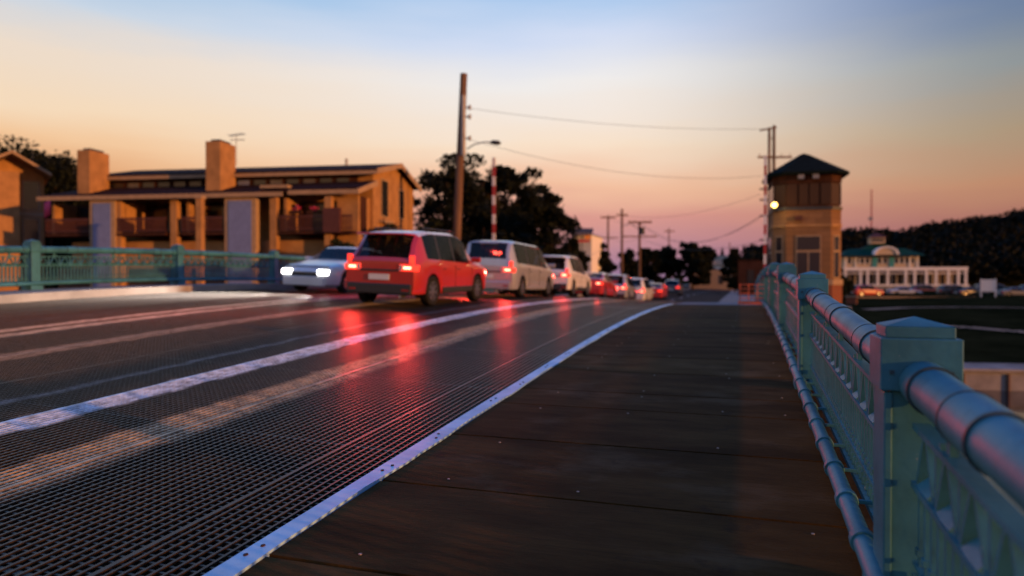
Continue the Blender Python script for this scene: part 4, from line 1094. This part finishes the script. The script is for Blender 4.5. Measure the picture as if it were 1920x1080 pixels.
# sign board, brick pier, path, banks, dock
X, Y = at_px(1853, 98); sg = thing('sign_board', 'plain white board standing among the parked cars at right', 'sign', (X, Y, -1.05), R(-8))
mb = MB(); mb.box((-.8, -.08, .9), (.8, .08, 2.6)); mb.build('board', M['white'], sg)
for s in (-.85, .85): mb = MB(); mb.box((s-.08, -.1, -.3), (s+.08, .1, 2.7)); mb.build('leg', M['white'], sg)
X, Y = at_px(1597, 74); pb = thing('brick_pier', 'short orange brick pier on the bank right of the tower', 'pier', (X, Y, -1.1), R(-12))
mb = MB(); mb.box((-.5, -.5, -.5), (.5, .5, .75)); mb.build('brickwork', M['towerbrick'], pb); mb = MB(); mb.box((-.58, -.58, .75), (.58, .58, .88)); mb.build('coping', M['trim'], pb)
mb = MB(); k = 0
def gz(x, y): return ground_z(x, y)
def path(pts, w, name='path'):
    mb = MB(); pr = None
    q = []
    for (a, b_) in zip(pts, pts[1:]):
        for k in range(8): q.append((a[0]+(b_[0]-a[0])*k/8, a[1]+(b_[1]-a[1])*k/8))
    q.append(pts[-1])
    W_ = []
    for (px, y) in q:
        # walk the ray down to the land
        d = 30
        while d < 140:
            X, Y = at_px(px, d)
            if zpx(y, d) <= gz(X, Y)+.1: break
            d += .25
        W_.append((X, Y))
    for (a, b_) in zip(W_, W_[1:]):
        da = Vector((b_[0]-a[0], b_[1]-a[1])); n = Vector((-da.y, da.x)); 
        if n.length < 1e-4: continue
        n = n.normalized()*w/2
        mb.quad((a[0]-n.x, a[1]-n.y, gz(a[0]-n.x, a[1]-n.y)+.07), (b_[0]-n.x, b_[1]-n.y, gz(b_[0]-n.x, b_[1]-n.y)+.07), (b_[0]+n.x, b_[1]+n.y, gz(b_[0]+n.x, b_[1]+n.y)+.07), (a[0]+n.x, a[1]+n.y, gz(a[0]+n.x, a[1]+n.y)+.07))
    tag(mb.build(name, M['trail']), kind='structure')
M['trail'] = mat('pale_path', (.30, .23, .16), .9, noise=.3)
path([(1980, 577), (1800, 575), (1700, 576), (1625, 580)], 1.3)
path([(2000, 628), (1900, 620), (1820, 614), (1760, 610)], .9)
# parking kerb line
mb = MB()
for px in range(1610, 1960, 12):
    a, b_ = at_px(px, 98.5), at_px(px+12, 98.5); mb.hexa([(a[0], a[1], -1.1), (b_[0], b_[1], -1.1), (b_[0], b_[1]+.25, -1.1), (a[0], a[1]+.25, -1.1), (a[0], a[1], -.88), (b_[0], b_[1], -.88), (b_[0], b_[1]+.25, -.88), (a[0], a[1]+.25, -.88)])
tag(mb.build('parking_kerb', M['trail']), 'pale kerb line along the front of the parked cars', 'kerb')
mb = MB(); a, b_, c_, d_ = at_px(1560, 99.5), at_px(1990, 99.5), at_px(1990, 113), at_px(1560, 113)
mb.quad((*a, -.98), (*b_, -.98), (*c_, -.98), (*d_, -.98)); tag(mb.build('parking_lot', M['asphalt']), kind='structure')
# concrete dock at the water's edge
X, Y = at_px(1705, 31.0)
dk = thing('concrete_dock', 'low concrete dock lit orange at the water edge behind the near post', 'dock', (X, Y, -3.02), R(9))
mb = MB(); mb.box((0, 0, -1.6), (16, 2.2, .48)); mb.build('dock_wall', M['concrete'], dk, bevel=.04)
mb = MB(); mb.box((-.12, -.12, .48), (16.1, 2.3, .62)); mb.build('dock_slab', M['concrete'], dk, bevel=.02)
for k in range(9):
    mb = MB(); mb.tube([(.4+k*1.8, -.02, -1.6), (.4+k*1.8, -.02, .4)], .09, 8); mb.build('fender_pile', M['polewood'], dk)
mb = MB(); mb.box((-16, 38.7, -5), (-14, 39.3, -.95))
mb = MB(); 
mb.box((-120, 38.6, -5), (-16.2, 39.3, -.9)); mb.box((-16.19, 41.5, -5), (3.19, 43.0, -1.0))
tag(mb.build('river_wall', M['concrete']), 'concrete river wall along the far bank', 'wall')

mb = MB(); mb.hexa([(3.2, 35.6, -5), (160, 35.6, -5), (160, 39.3, -5), (3.2, 39.3, -5), (3.2, 38.2, -2.5), (160, 38.2, -2.5), (160, 39.3, -2.42), (3.2, 39.3, -2.42)]); tag(mb.build('river_bank', M['grass']), kind='structure')
# orange safety fence at the far end of the boardwalk
X, Y = at_px(1412, 23.5)
of = thing('safety_barrier', 'low orange mesh safety barrier standing at the far end of the boardwalk', 'barrier', (X, Y, P(Y)))
mb = MB()
for x in (-.42, -.14, .14, .42): mb.box((x-.015, -.02, 0), (x+.015, .02, .68))
for z in (.02, .2, .36, .52, .66): mb.box((-.42, -.012, z-.012), (.42, .012, z+.012))
mb.build('mesh', M['orange'], of); mb = MB(); mb.box((-.48, -.16, 0), (.48, .16, .10)); mb.build('foot', M['orange'], of, bevel=.02)

# distant street buildings
def house(px, d, w, ytop, label, wallm, roofm, base=-.8, dep=7, rz=0, flat=False, eave=None):
    X, Y = at_px(px, d); h = thing('house', label, 'building', (X, Y, base), R(rz))
    wd = w/F*d; zt = zpx(ytop, d)-base; ze = zt*.72 if not flat else zt
    mb = MB(); mb.box((-wd/2, 0, -.3), (wd/2, dep, ze)); mb.build('wall', wallm, h)
    if flat: mb = MB(); mb.box((-wd/2-.1, -.1, ze), (wd/2+.1, dep+.1, ze+.15)); mb.build('roof', roofm, h)
    else:
        hip('roof', roofm, -wd/2-.4, wd/2+.4, -.4, dep+.4, ze, zt, .1, h)
    n = max(1, int(wd/2.2))
    for k in range(n):
        x = -wd/2+(k+.5)*wd/n; mb = MB(); mb.box((x-.4, -.04, ze*.35), (x+.4, -.003, ze*.75)); mb.build('window', M['win'], h)
    return h
house(1352, 150, 40, 478, 'pale house with light gabled roof between the street trees', M['white'], M['trim'])
house(1408, 90, 46, 489, 'plain brown shed left of the tower', M['dkwood'], M['roof'], flat=True, dep=4)
house(1340, 135, 90, 506, 'long low pale building under the street trees', M['trim'], M['galv'], flat=True)
house(1092, 84, 34, 441, 'shop with a white front at the edge of the trees', M['white'], M['blue'], flat=True)
X, Y = at_px(1090, 83)
aw = thing('shop_awning', 'dark blue flat awning above the white shop front', 'awning', (X, Y, zpx(437, 83)), TH)
mb = MB(); mb.box((-1.3, -.9, 0), (1.3, .9, .5)); mb.build('canopy', mat('navy', (.02, .04, .12), .6), aw)
mb = MB(); mb.box((-.02, -.3, -3), (.1, -.2, 0)); mb.build('strut', M['steel'], aw)
mb = MB(); mb.box((-1.4, -.95, -1.15), (.9, -.85, -.85)); mb.cm = 1; mb.box((.3, -1.0, -.75), (1.0, -.93, -.35)); mb.build('sign_panel', [M['red'], M['amber']], aw)
X, Y = at_px(1354, 230); ch = thing('church_spire', 'tiny pointed church spire far down the street', 'spire', (X, Y, -.8))
mb = MB(); mb.box((-1.2, -1.2, 0), (1.2, 1.2, 8)); mb.build('belfry', M['trim'], ch); hip('spire', M['roof'], -1.3, 1.3, -1.3, 1.3, 8, zpx(462, 230)+.8, 1.29, ch)
